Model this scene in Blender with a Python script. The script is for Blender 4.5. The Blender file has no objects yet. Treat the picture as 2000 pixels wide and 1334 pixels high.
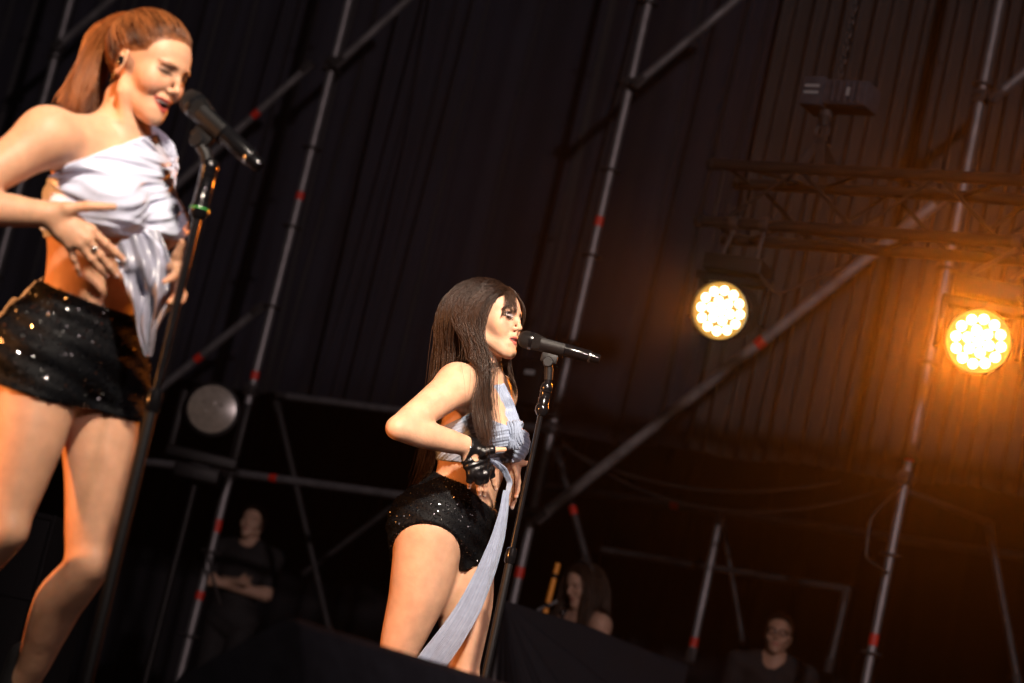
import bpy, bmesh, math, random
import numpy as np
from mathutils import Vector, Matrix
rng = np.random.default_rng(7)
random.seed(7)
sc = bpy.context.scene
C = sc.collection

# ------------------------------------------------------------------ camera
FPX, CX, CY = 85/36*2000, 1000.0, 667.0
CAM = np.array([0.0, 0.0, 0.15])
PITCH, ROLL = math.radians(10.55), math.radians(13.0)
FW = np.array([0, math.cos(PITCH), math.sin(PITCH)])
_R0 = np.array([1.0, 0, 0]); _U0 = np.array([0, -math.sin(PITCH), math.cos(PITCH)])
RT = math.cos(ROLL)*_R0 + math.sin(ROLL)*_U0
UP = -math.sin(ROLL)*_R0 + math.cos(ROLL)*_U0
cam = bpy.data.cameras.new('camera'); cam_o = bpy.data.objects.new('camera', cam); C.objects.link(cam_o)
cam.lens = 85; cam.sensor_width = 36; cam.clip_start = 0.05; cam.clip_end = 2000
_m = Matrix.Identity(4)
for i in range(3):
    _m[i][0] = RT[i]; _m[i][1] = UP[i]; _m[i][2] = -FW[i]; _m[i][3] = CAM[i]
cam_o.matrix_world = _m
cam.dof.use_dof = True; cam.dof.focus_distance = 6.8; cam.dof.aperture_fstop = 3.0
sc.camera = cam_o

# ------------------------------------------------------------------ night sky and stage light
w = bpy.data.worlds.new('World'); sc.world = w; w.use_nodes = True
nt = w.node_tree; bg = nt.nodes['Background']
sky = nt.nodes.new('ShaderNodeTexSky'); sky.sky_type = 'NISHITA'; sky.sun_disc = False
sky.sun_elevation = math.radians(-3); sky.sun_rotation = math.radians(200)
nt.links.new(sky.outputs[0], bg.inputs[0]); bg.inputs[1].default_value = 0.15

def v3(a): return Vector((float(a[0]), float(a[1]), float(a[2])))
def spot(name, loc, target, energy, color, size=30, blend=0.3, radius=0.1):
    l = bpy.data.lights.new(name, 'SPOT'); l.energy = energy; l.color = color
    l.spot_size = math.radians(size); l.spot_blend = blend; l.shadow_soft_size = radius
    o = bpy.data.objects.new(name, l); C.objects.link(o); o.location = v3(loc)
    o.rotation_euler = (v3(target)-v3(loc)).to_track_quat('-Z', 'Y').to_euler()
    return o
# front of house profile spots on the singers, stage-left amber side wash
spot('follow_spot', (0.9, -5.6, 9.6), (-0.95, 4.9, 1.38), 29500, (1.0, 0.85, 0.69), 6.0, 0.55, 0.7)
spot('follow_spot', (1.3, -6.0, 9.4), (-0.12, 7.0, 1.22), 28000, (1.0, 0.85, 0.69), 6.0, 0.45, 0.5)
spot('side_wash_amber', (-5.2, 3.4, 1.0), (-0.5, 5.95, 1.0), 1400, (1.0, 0.36, 0.09), 30, 0.5, 0.15)
spot('front_wash_cool', (3.5, -4.0, 5.0), (0.5, 12.5, 2.0), 2700, (1.0, 0.76, 0.74), 50, 0.8, 0.2)
sc.view_settings.view_transform = 'Standard'; sc.view_settings.look = 'None'
sc.view_settings.exposure = 0.0; sc.view_settings.gamma = 1.0
sc.cycles.use_denoising = True
sc.cycles.max_bounces = 6; sc.cycles.volume_bounces = 0
sc.cycles.sample_clamp_indirect = 4.0
sc.cycles.caustics_reflective = False; sc.cycles.caustics_refractive = False

# ------------------------------------------------------------------ coordinates
def ray(px, py): return FW + ((px-CX)*RT - (py-CY)*UP)/FPX
def at(px, py, Z): return CAM + ray(px, py)*Z
def proj(P):
    q = np.asarray(P, float)-CAM; z = q@FW
    return CX + FPX*(q@RT)/z, CY - FPX*(q@UP)/z, z
def at_z(px, py, z):
    r = ray(px, py); return CAM + r*((z-CAM[2])/r[2])
WA = math.radians(32)
WD = np.array([math.cos(WA), -math.sin(WA), 0.0]); WN = np.array([math.sin(WA), math.cos(WA), 0.0])   # along the scaffold, and behind it
_b = ray(1000+113*math.cos(ROLL), 667+113*math.sin(ROLL)); WB = CAM + _b*(13.3)
def wall(px, py, off=0.0):
    r = ray(px, py); t = ((WB+WN*off-CAM)@WN)/(r@WN); return CAM + r*t

# ------------------------------------------------------------------ objects
def tag(o, label=None, cat=None, group=None, kind=None):
    if label: o['label'] = label
    if cat: o['category'] = cat
    if group: o['group'] = group
    if kind: o['kind'] = kind
    return o
def empty(name, loc, label, cat, group=None):
    o = bpy.data.objects.new(name, None); C.objects.link(o); o.location = v3(loc); o.empty_display_size = 0.05
    return tag(o, label, cat, group)
def meshobj(name, V, F, mat, parent=None, smooth=True, col=None, colname='Col'):
    me = bpy.data.meshes.new(name)
    V = np.asarray(V, np.float32)
    if isinstance(F, np.ndarray):
        n, k = F.shape
        me.vertices.add(len(V)); me.vertices.foreach_set('co', V.ravel())
        me.loops.add(n*k); me.loops.foreach_set('vertex_index', F.astype(np.int32).ravel())
        me.polygons.add(n); me.polygons.foreach_set('loop_start', np.arange(0, n*k, k, dtype=np.int32))
        me.polygons.foreach_set('loop_total', np.full(n, k, np.int32)); me.update(calc_edges=True)
    else:
        me.from_pydata(V.tolist(), [], F); me.update()
    if smooth: me.polygons.foreach_set('use_smooth', np.ones(len(me.polygons), bool))
    if col is not None:
        a = me.color_attributes.new(colname, 'FLOAT_COLOR', 'POINT')
        c = np.ones((len(V), 4), np.float32); c[:, :3] = col; a.data.foreach_set('color', c.ravel())
    if mat: me.materials.append(mat)
    o = bpy.data.objects.new(name, me); C.objects.link(o)
    if parent is not None:
        o.parent = parent; o.matrix_parent_inverse = Matrix.Translation(parent.location).inverted() if parent.parent is None else Matrix.Identity(4)
        if parent.parent is not None:
            o.matrix_parent_inverse = Matrix.Identity(4)
    return o

class MB:
    """collects shapes into one mesh"""
    def __init__(s): s.V = []; s.F = []; s.n = 0
    def add(s, V, F):
        V = np.asarray(V, float); s.V.append(V); s.F += [tuple(i+s.n for i in f) for f in F]; s.n += len(V); return s
    def tube(s, pts, r, seg=10, caps=True):
        pts = [np.asarray(p, float) for p in pts]; n = len(pts)
        rs = r if hasattr(r, '__len__') else [r]*n
        V = []; F = []; ref = None
        for i, p in enumerate(pts):
            t = (pts[min(i+1, n-1)]-pts[max(i-1, 0)]); t = t/(np.linalg.norm(t)+1e-12)
            if ref is None:
                a = np.array([0, 0, 1.0]) if abs(t[2]) < .9 else np.array([1.0, 0, 0])
                ref = np.cross(t, a)
            ref = ref - t*(ref@t); ref /= np.linalg.norm(ref)+1e-12; bn = np.cross(t, ref)
            for j in range(seg):
                q = 2*math.pi*j/seg; V.append(p + rs[i]*(math.cos(q)*ref + math.sin(q)*bn))
        for i in range(n-1):
            for j in range(seg):
                k = (j+1) % seg; F.append((i*seg+j, i*seg+k, (i+1)*seg+k, (i+1)*seg+j))
        if caps:
            F.append(tuple(range(seg-1, -1, -1))); F.append(tuple((n-1)*seg+j for j in range(seg)))
        return s.add(V, F)
    def lathe(s, o, ax, prof, seg=20):
        """prof: list of (distance along ax, radius)"""
        ax = np.asarray(ax, float); ax = ax/np.linalg.norm(ax)
        return s.tube([np.asarray(o)+ax*(d+1e-7*i) for i, (d, r) in enumerate(prof)], [max(r, 1e-5) for d, r in prof], seg) if False else s._lathe(o, ax, prof, seg)
    def _lathe(s, o, ax, prof, seg):
        a = np.array([0, 0, 1.0]) if abs(ax[2]) < .9 else np.array([1.0, 0, 0])
        e1 = np.cross(ax, a); e1 /= np.linalg.norm(e1); e2 = np.cross(ax, e1); V = []; F = []
        for d, r in prof:
            for j in range(seg):
                q = 2*math.pi*j/seg; V.append(np.asarray(o)+ax*d+max(r, 1e-5)*(math.cos(q)*e1+math.sin(q)*e2))
        for i in range(len(prof)-1):
            for j in range(seg):
                k = (j+1) % seg; F.append((i*seg+j, i*seg+k, (i+1)*seg+k, (i+1)*seg+j))
        F.append(tuple(range(seg-1, -1, -1))); F.append(tuple((len(prof)-1)*seg+j for j in range(seg)))
        return s.add(V, F)
    def box(s, c, ax, half, bev=0.0):
        """ax: 3 row axes; half: 3 half sizes; bevelled when bev"""
        c = np.asarray(c, float); ax = np.asarray(ax, float)
        bm = bmesh.new(); bmesh.ops.create_cube(bm, size=2)
        for v in bm.verts: v.co = Vector((v.co.x*half[0], v.co.y*half[1], v.co.z*half[2]))
        if bev: bmesh.ops.bevel(bm, geom=list(bm.edges), offset=bev, segments=2, affect='EDGES', profile=0.5)
        bm.verts.index_update()
        V = [c + v.co.x*ax[0]+v.co.y*ax[1]+v.co.z*ax[2] for v in bm.verts]; F = [tuple(v.index for v in f.verts) for f in bm.faces]
        bm.free(); return s.add(V, F)
    def build(s, name, mat, parent=None, smooth=True):
        me = meshobj(name, np.concatenate(s.V), s.F, mat, parent, smooth)
        if smooth:
            try: me.data.set_sharp_from_angle(angle=math.radians(38))
            except Exception: pass
        return me

# ------------------------------------------------------------------ materials
def mat(name, base, rough=0.5, metal=0.0, noise=0.0, scale=20.0, bump=0.0, spec=0.5, emit=None, estr=0, attr=None, sss=0.0, coat=0.0, sheen=0.0, bscale=None, rnoise=0.0):
    m = bpy.data.materials.new(name); m.use_nodes = True; n = m.node_tree.nodes; L = m.node_tree.links; b = n['Principled BSDF']
    b.inputs['Base Color'].default_value = (*base, 1); b.inputs['Roughness'].default_value = rough; b.inputs['Metallic'].default_value = metal
    b.inputs['Specular IOR Level'].default_value = spec; b.inputs['Coat Weight'].default_value = coat; b.inputs['Sheen Weight'].default_value = sheen
    tc = n.new('ShaderNodeTexCoord'); src = None
    if attr:
        a = n.new('ShaderNodeVertexColor'); a.layer_name = attr; src = a.outputs[0]; L.new(src, b.inputs['Base Color'])
    if noise or rnoise:
        t = n.new('ShaderNodeTexNoise'); t.inputs['Scale'].default_value = scale; t.inputs['Detail'].default_value = 6; L.new(tc.outputs['Object'], t.inputs['Vector'])
    if noise:
        mp = n.new('ShaderNodeMapRange'); mp.inputs[1].default_value = .3; mp.inputs[2].default_value = .7
        mp.inputs[3].default_value = 1-noise; mp.inputs[4].default_value = 1+noise; L.new(t.outputs[0], mp.inputs[0])
        mx = n.new('ShaderNodeMix'); mx.data_type = 'RGBA'; mx.blend_type = 'MULTIPLY'; mx.inputs[0].default_value = 1
        if src is not None: L.new(src, mx.inputs[6])
        else: mx.inputs[6].default_value = (*base, 1)
        L.new(mp.outputs[0], mx.inputs[7]); L.new(mx.outputs[2], b.inputs['Base Color'])
    if rnoise:
        mp2 = n.new('ShaderNodeMapRange'); mp2.inputs[3].default_value = max(0, rough-rnoise); mp2.inputs[4].default_value = min(1, rough+rnoise)
        L.new(t.outputs[0], mp2.inputs[0]); L.new(mp2.outputs[0], b.inputs['Roughness'])
    if bump:
        t2 = n.new('ShaderNodeTexNoise'); t2.inputs['Scale'].default_value = bscale or scale*4; t2.inputs['Detail'].default_value = 7; L.new(tc.outputs['Object'], t2.inputs['Vector'])
        bp = n.new('ShaderNodeBump'); bp.inputs['Strength'].default_value = bump; bp.inputs['Distance'].default_value = 0.004
        L.new(t2.outputs[0], bp.inputs['Height']); L.new(bp.outputs[0], b.inputs['Normal'])
    if sss:
        b.inputs['Subsurface Weight'].default_value = sss; b.inputs['Subsurface Radius'].default_value = (1.0, 0.35, 0.18); b.inputs['Subsurface Scale'].default_value = 0.012
    if emit:
        b.inputs['Emission Color'].default_value = (*emit, 1); b.inputs['Emission Strength'].default_value = estr
    return m
M = {}
M['skin'] = mat('skin', (.6, .36, .25), .5, attr='Col', noise=.11, scale=26, bump=.16, bscale=95, rnoise=.12, sss=.18, spec=.32)
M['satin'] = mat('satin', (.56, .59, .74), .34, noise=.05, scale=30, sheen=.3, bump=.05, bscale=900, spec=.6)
M['satin_shaded'] = mat('shaded_satin', (.26, .265, .34), .24, noise=.06, scale=30, sheen=.2, spec=.7)  # top's satin again, darker: the hanging tail's shade and sheerness put into colour
M['pleat'] = mat('pleated_cloth', (.26, .31, .42), .6, noise=.1, scale=60, sheen=.2)
M['shorts'] = mat('sequin_cloth', (.003, .0035, .0045), .6, bump=.4, bscale=300, spec=.12)
M['sequin'] = mat('sequin', (.003, .004, .006), .15, metal=.0, spec=1.0, coat=1.0)
M['black_gloss'] = mat('black_gloss', (.005, .005, .006), .17, spec=.45, rnoise=.08, scale=40)
M['black_matte'] = mat('black_matte', (.006, .006, .007), .5, bump=.2, bscale=200, spec=.25)
M['mesh_grille'] = mat('mic_grille', (.012, .012, .013), .42, metal=.5, spec=.3, bump=1.0, bscale=900)
M['leather'] = mat('leather', (.005, .005, .006), .28, bump=.35, bscale=160, spec=.45)
M['silver'] = mat('silver', (.75, .75, .74), .2, metal=1)
M['gold'] = mat('gold', (.8, .55, .22), .25, metal=1)
M['steel'] = mat('galvanised_steel', (.24, .235, .245), .48, metal=.6, noise=.22, scale=14, bump=.15, bscale=60, rnoise=.1)
M['steel_light'] = mat('pale_steel', (.30, .275, .27), .45, metal=.5, noise=.25, scale=12, bump=.15, bscale=60, rnoise=.1)  # lighter tube colour, used for the long diagonal brace
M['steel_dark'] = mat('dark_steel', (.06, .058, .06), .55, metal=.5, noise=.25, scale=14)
M['truss'] = mat('black_truss', (.02, .019, .019), .45, metal=.3, noise=.2, scale=20)
M['red_tape'] = mat('red_tape', (.62, .03, .015), .5, noise=.15, scale=40)
M['green_tape'] = mat('green_tape', (.04, .3, .05), .5)
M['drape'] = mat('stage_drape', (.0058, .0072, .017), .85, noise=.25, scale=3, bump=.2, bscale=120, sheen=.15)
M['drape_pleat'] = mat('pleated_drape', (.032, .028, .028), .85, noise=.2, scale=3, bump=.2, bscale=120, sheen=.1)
M['drape_black'] = mat('black_skirt', (.006, .007, .012), .8, noise=.2, scale=8, bump=.2, bscale=100)
M['white_plate'] = mat('pale_label', (.3, .31, .31), .5)
M['teeth'] = mat('teeth', (.75, .7, .62), .25)
M['eye'] = mat('eye', (.5, .48, .45), .12, attr='Col')
M['deck'] = mat('stage_deck', (.022, .021, .021), .6, noise=.3, scale=5, bump=.3, bscale=60)
M['ground'] = mat('asphalt', (.045, .044, .043), .9, noise=.3, scale=4, bump=.4, bscale=40)
M['wedge'] = mat('wedge_paint', (.045, .048, .06), .85, spec=.15, noise=.2, scale=30, bump=.5, bscale=220)
M['tee'] = mat('black_tee', (.012, .012, .014), .85, bump=.3, bscale=300, noise=.2)
def hairmat(name, c0, c1, rough):
    m = bpy.data.materials.new(name); m.use_nodes = True; n = m.node_tree.nodes; L = m.node_tree.links; b = n['Principled BSDF']
    a = n.new('ShaderNodeVertexColor'); a.layer_name = 'Col'; r = n.new('ShaderNodeValToRGB')
    r.color_ramp.elements[0].color = (*c0, 1); r.color_ramp.elements[1].color = (*c1, 1)
    L.new(a.outputs[0], r.inputs[0]); L.new(r.outputs[0], b.inputs['Base Color']); b.inputs['Roughness'].default_value = rough
    b.inputs['Specular IOR Level'].default_value = .4; return m
M['hair_dark'] = hairmat('dark_brown_hair', (.009, .005, .0035), (.062, .028, .015), .40)
M['hair_red'] = hairmat('auburn_hair', (.028, .008, .003), (.42, .14, .038), .36)
M['hair_plain'] = hairmat('brown_hair', (.02, .012, .008), (.07, .04, .025), .45)
# ------------------------------------------------------------------ smooth-blended body surfaces
def nrm(a): a = np.asarray(a, float); return a/(np.linalg.norm(a)+1e-12)
class Field:
    def __init__(s): s.P = []
    def cone(s, a, b, ra, rb, k=.02, grp='body', flat=None, g=1.0, sub=False):
        a = np.asarray(a, float); b = np.asarray(b, float)
        s.P.append(dict(t=0, a=a, b=b, ra=ra, rb=rb, k=k, grp=grp, f=None if flat is None else nrm(flat), g=g, sub=sub,
                        c=(a+b)/2, R=np.linalg.norm(b-a)/2+max(ra, rb)*max(1, 1/g))); return s
    def ell(s, c, r, ax=None, k=.02, grp='body', sub=False):
        c = np.asarray(c, float); ax = np.eye(3) if ax is None else np.asarray(ax, float)
        s.P.append(dict(t=1, c=c, r=np.asarray(r, float), ax=ax, k=k, grp=grp, sub=sub, R=max(r))); return s
    def ball(s, c, r, k=.02, grp='body', sub=False): return s.ell(c, (r, r, r), None, k, grp, sub)
    def chain(s, pts, rs, k=.02, grp='body', flat=None, g=1.0, curve=.6, sub=9):
        """a limb: one tapering tube through the joints, radii eased between them"""
        P = np.array(pts, float); R = np.array(rs, float); n = len(P); q = []; r = []
        for i in range(n-1):
            p0 = P[max(i-1, 0)]; p3 = P[min(i+2, n-1)]; r0 = R[max(i-1, 0)]; r3 = R[min(i+2, n-1)]
            for j in range(sub+(i == n-2)):
                t = j/sub; h = [2*t**3-3*t*t+1, t**3-2*t*t+t, -2*t**3+3*t*t, t**3-t*t]
                q.append(h[0]*P[i]+h[1]*curve*.5*(P[i+1]-p0)+h[2]*P[i+1]+h[3]*curve*.5*(p3-P[i])); r.append(h[0]*R[i]+h[1]*.5*(R[i+1]-r0)+h[2]*R[i+1]+h[3]*.5*(r3-R[i]))
        q = np.array(q); r = np.array(r); c = (q.min(0)+q.max(0))/2
        s.P.append(dict(t=2, q=q, r=r, k=k, grp=grp, sub=False, c=c, R=np.linalg.norm(q-c, axis=1).max()+r.max())); return s
    def sel(s, grps, only=True):
        f = Field(); f.P = [p for p in s.P if (p['grp'] in grps) == only]; return f
    @staticmethod
    def _d(p, X):
        """X: (3, n) float32"""
        if p['t'] == 2:
            d = None; q = p['q']; r = p['r']; md = (q[1:]+q[:-1])/2; c = X.mean(1); R_ = float(np.abs(X-c[:, None]).max())*1.75
            dm = np.linalg.norm(md-c, axis=1)-(r[1:]+r[:-1])/2; hl_ = np.linalg.norm(q[1:]-q[:-1], axis=1)/2+abs(r[1:]-r[:-1])
            for i in np.nonzero(dm-hl_-R_ <= (dm+hl_).min()+R_)[0]:
                a = q[i]; ba = q[i+1]-a; x = X[0]-a[0]; y = X[1]-a[1]; z = X[2]-a[2]; w_ = ba/(ba@ba+1e-12)
                h = x*w_[0]+y*w_[1]+z*w_[2]; np.clip(h, 0, 1, out=h); x = x-h*ba[0]; y = y-h*ba[1]; z = z-h*ba[2]
                e = np.sqrt(x*x+y*y+z*z)-(r[i]+h*(r[i+1]-r[i])); d = e if d is None else np.minimum(d, e)
            return d
        if p['t'] == 0:
            a = p['a']; ba = p['b']-a; x = X[0]-a[0]; y = X[1]-a[1]; z = X[2]-a[2]
            if p['f'] is not None and p['g'] != 1:
                f = p['f']; e = (x*f[0]+y*f[1]+z*f[2])*(p['g']-1); x = x+e*f[0]; y = y+e*f[1]; z = z+e*f[2]
            q = ba/(ba@ba+1e-12); h = x*q[0]+y*q[1]+z*q[2]; np.clip(h, 0, 1, out=h)
            x = x-h*ba[0]; y = y-h*ba[1]; z = z-h*ba[2]
            return np.sqrt(x*x+y*y+z*z)-(p['ra']+h*(p['rb']-p['ra']))
        c = p['c']; r = p['r']; A = p['ax']; x = X[0]-c[0]; y = X[1]-c[1]; z = X[2]-c[2]; s0 = 0; s1 = 0
        for i in range(3):
            q = (x*A[i, 0]+y*A[i, 1]+z*A[i, 2])/r[i]; s0 = s0+q*q; q = q/r[i]; s1 = s1+q*q
        k0 = np.sqrt(s0); return k0*(k0-1)/(np.sqrt(s1)+1e-9)
    def ev(s, X, P=None):
        d = np.full(len(X), 1.0, np.float32); X = np.ascontiguousarray(X.T, dtype=np.float32)
        for p in (s.P if P is None else P):
            e = s._d(p, X); k = p['k']
            if p['sub']:
                h = np.clip(.5-.5*(d+e)/k, 0, 1); d = d+(-e-d)*h + k*h*(1-h)
            else:
                h = np.clip(.5+.5*(e-d)/k, 0, 1); d = e+(d-e)*h - k*h*(1-h)
        return d
    def grad(s, X, e=.002):
        g = np.stack([s.ev(X+np.array(o)*e)-s.ev(X-np.array(o)*e) for o in ((1, 0, 0), (0, 1, 0), (0, 0, 1))], 1)
        return g/(np.linalg.norm(g, axis=1, keepdims=True)+1e-9)
    def bounds(s, pad=.01):
        c = np.array([p['c'] for p in s.P if not p['sub']]); R = np.array([p['R'] for p in s.P if not p['sub']])[:, None]
        return (c-R).min(0)-pad, (c+R).max(0)+pad

def polygonise(F, h, lo=None, hi=None, fn=None, band=.004, B=12):
    """Field -> quads. fn(X, d) may change the distance (cloth regions, folds)."""
    l, u = F.bounds(.02+band)
    if lo is not None: l = np.maximum(l, lo); u = np.minimum(u, hi)
    n = np.ceil((u-l)/h).astype(int)+1; n = ((n+B-1)//B)*B
    G = np.full(n, 1.0, np.float32); Rb = h*B*.87
    ii = np.stack(np.meshgrid(*[np.arange(B)]*3, indexing='ij'), -1).reshape(-1, 3)*h
    nb = n//B
    bc = np.stack(np.meshgrid(*[np.arange(k) for k in nb], indexing='ij'), -1).reshape(-1, 3)
    ctr = l+(bc*B+(B-1)/2)*h
    dc = F.ev(ctr); cT = np.ascontiguousarray(ctr.T, dtype=np.float32); D = np.stack([F._d(p, cT) for p in F.P], 1)
    pk = np.array([p['k'] for p in F.P]); pc = np.array([p['c'] for p in F.P]); pR = np.array([p['R'] for p in F.P])
    for q, c, d, dp in zip(bc, ctr, dc, D):
        sl = tuple(slice(a*B, a*B+B) for a in q)
        if abs(d) > Rb*1.25+band+.012: G[sl] = 1 if d > 0 else -1; continue
        m = (dp-Rb*1.3 < pk+band+.004) & (np.linalg.norm(pc-c, axis=1)-pR-Rb < pk+band)
        if not m.any(): continue
        X = l+q*B*h+ii
        e = F.ev(X, [p for p, t in zip(F.P, m) if t])
        if fn is not None: e = fn(X, e)
        G[sl] = e.reshape(B, B, B)
    return nets(G, l, h)
def nets(G, l, h):
    S = G < 0; c = [S[i:S.shape[0]-1+i, j:S.shape[1]-1+j, k:S.shape[2]-1+k] for i in (0, 1) for j in (0, 1) for k in (0, 1)]
    cnt = sum(x.astype(np.int8) for x in c); act = (cnt > 0) & (cnt < 8)
    I = np.argwhere(act)
    if len(I) == 0: return np.zeros((0, 3)), np.zeros((0, 4), int)
    off = np.array([(i, j, k) for i in (0, 1) for j in (0, 1) for k in (0, 1)])
    val = np.stack([G[I[:, 0]+o[0], I[:, 1]+o[1], I[:, 2]+o[2]] for o in off], 1)
    acc = np.zeros((len(I), 3)); num = np.zeros(len(I))
    for a in range(8):
        for b in range(a+1, 8):
            if abs(off[a]-off[b]).sum() == 1:
                va, vb = val[:, a], val[:, b]; x = (va < 0) != (vb < 0)
                t = np.where(x, va/np.where(x, va-vb, 1), 0)
                acc += np.where(x[:, None], off[a]+t[:, None]*(off[b]-off[a]), 0); num += x
    V = l+(I+acc/num[:, None])*h
    idx = np.full(act.shape, -1, np.int64); idx[act] = np.arange(len(I))
    Q = []
    for ax in range(3):
        s0 = [slice(None)]*3; s1 = [slice(None)]*3; s0[ax] = slice(0, -1); s1[ax] = slice(1, None)
        E = np.argwhere(S[tuple(s0)] != S[tuple(s1)]); u, w_ = (ax+1) % 3, (ax+2) % 3
        ok = (E[:, u] > 0) & (E[:, w_] > 0) & (E[:, u] < act.shape[u]) & (E[:, w_] < act.shape[w_]); E = E[ok]
        ins = S[E[:, 0], E[:, 1], E[:, 2]]
        def g(du, dw):
            e = E.copy(); e[:, u] -= du; e[:, w_] -= dw; return idx[e[:, 0], e[:, 1], e[:, 2]]
        q = np.stack([g(1, 1), g(0, 1), g(0, 0), g(1, 0)], 1)
        q[~ins] = q[~ins][:, ::-1]; Q.append(q)
    Q = np.concatenate(Q); Q = Q[(Q >= 0).all(1)]
    return V, Q
def cut_out(V, Q, lo, hi, m=0.0):
    """faces outside the box"""
    c = V[Q].mean(1); k = ~((c > lo+m) & (c < hi-m)).all(1); return V, Q[k]
def cut_in(V, Q, lo, hi):
    c = V[Q].mean(1); k = ((c > lo) & (c < hi)).all(1); return V, Q[k]
def compact(V, Q):
    u, inv = np.unique(Q, return_inverse=True); return V[u], inv.reshape(Q.shape)
def join(parts):
    Vs, Qs, n = [], [], 0
    for V, Q in parts:
        V, Q = compact(V, Q); Vs.append(V); Qs.append(Q+n); n += len(V)
    return np.concatenate(Vs), np.concatenate(Qs)
def body_mesh(F, h, boxes, smooth=10):
    """one skin surface: coarse everywhere, finer inside the boxes [(lo, hi, h)] (head, hands)"""
    V, Q = polygonise(F, h); parts = []
    for lo, hi, hh in boxes: V, Q = cut_out(V, Q, lo, hi, h*.8)
    if boxes: 
        V = V.copy()
        for lo, hi, hh in boxes:
            near = ((V > lo-h*3) & (V < hi+h*3)).all(1)
            if near.any(): V[near] -= F.grad(V[near])*.0004
    Vc, Qc = compact(V, Q); nb = np.zeros(len(Vc)); ed = np.concatenate([Qc[:, [i, (i+1) % 4]] for i in range(4)]); nb += np.bincount(ed[:, 0], minlength=len(Vc))
    bd = np.ones(len(Vc), bool)
    for lo, hi, hh in boxes: bd &= ~((Vc > lo-h*2) & (Vc < hi+h*2)).all(1)
    for it in range(smooth):
        A = np.stack([np.bincount(ed[:, 0], Vc[ed[:, 1], k], minlength=len(Vc)) for k in range(3)], 1)/np.maximum(nb, 1)[:, None]
        Vc = np.where((bd & (nb > 2))[:, None], Vc*(1-.5)+A*.5, Vc)
    V, Q = Vc, Qc
    parts.append((V, Q))
    for lo, hi, hh in boxes:
        v, q = polygonise(F, hh, lo-.012, hi+.012); v, q = cut_in(v, q, lo, hi); parts.append((v, q))
    return join(parts)

# ------------------------------------------------------------------ anatomy
class Frame:
    """origin + forward, left, up"""
    def __init__(s, o, f, l, u, sc_=1.0): s.sc = sc_; s.o = np.asarray(o, float); s.f = nrm(f); s.l = nrm(l); s.u = nrm(u); s.R = np.stack([s.f, s.l, s.u])
    def __call__(s, x, y, z): return s.o+(s.f*x+s.l*y+s.u*z)*.001*s.sc
    def loc(s, X): return (np.asarray(X)-s.o)@s.R.T*1000/s.sc
def head_frame(o, yaw, pitch, roll=0.0, scale=1.0):
    """yaw 0 faces the camera side (-Y), 90 faces +X; pitch > 0 looks down; roll > 0 tips the crown to the head's left"""
    y = math.radians(yaw); f = np.array([math.sin(y), -math.cos(y), 0]); l = np.array([math.cos(y), math.sin(y), 0]); u = np.array([0, 0, 1.0])
    p = math.radians(pitch); f, u = f*math.cos(p)-u*math.sin(p), u*math.cos(p)+f*math.sin(p)
    r = math.radians(roll); l, u = l*math.cos(r)-u*math.sin(r), u*math.cos(r)+l*math.sin(r)
    return Frame(o, f, l, u, scale)

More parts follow.
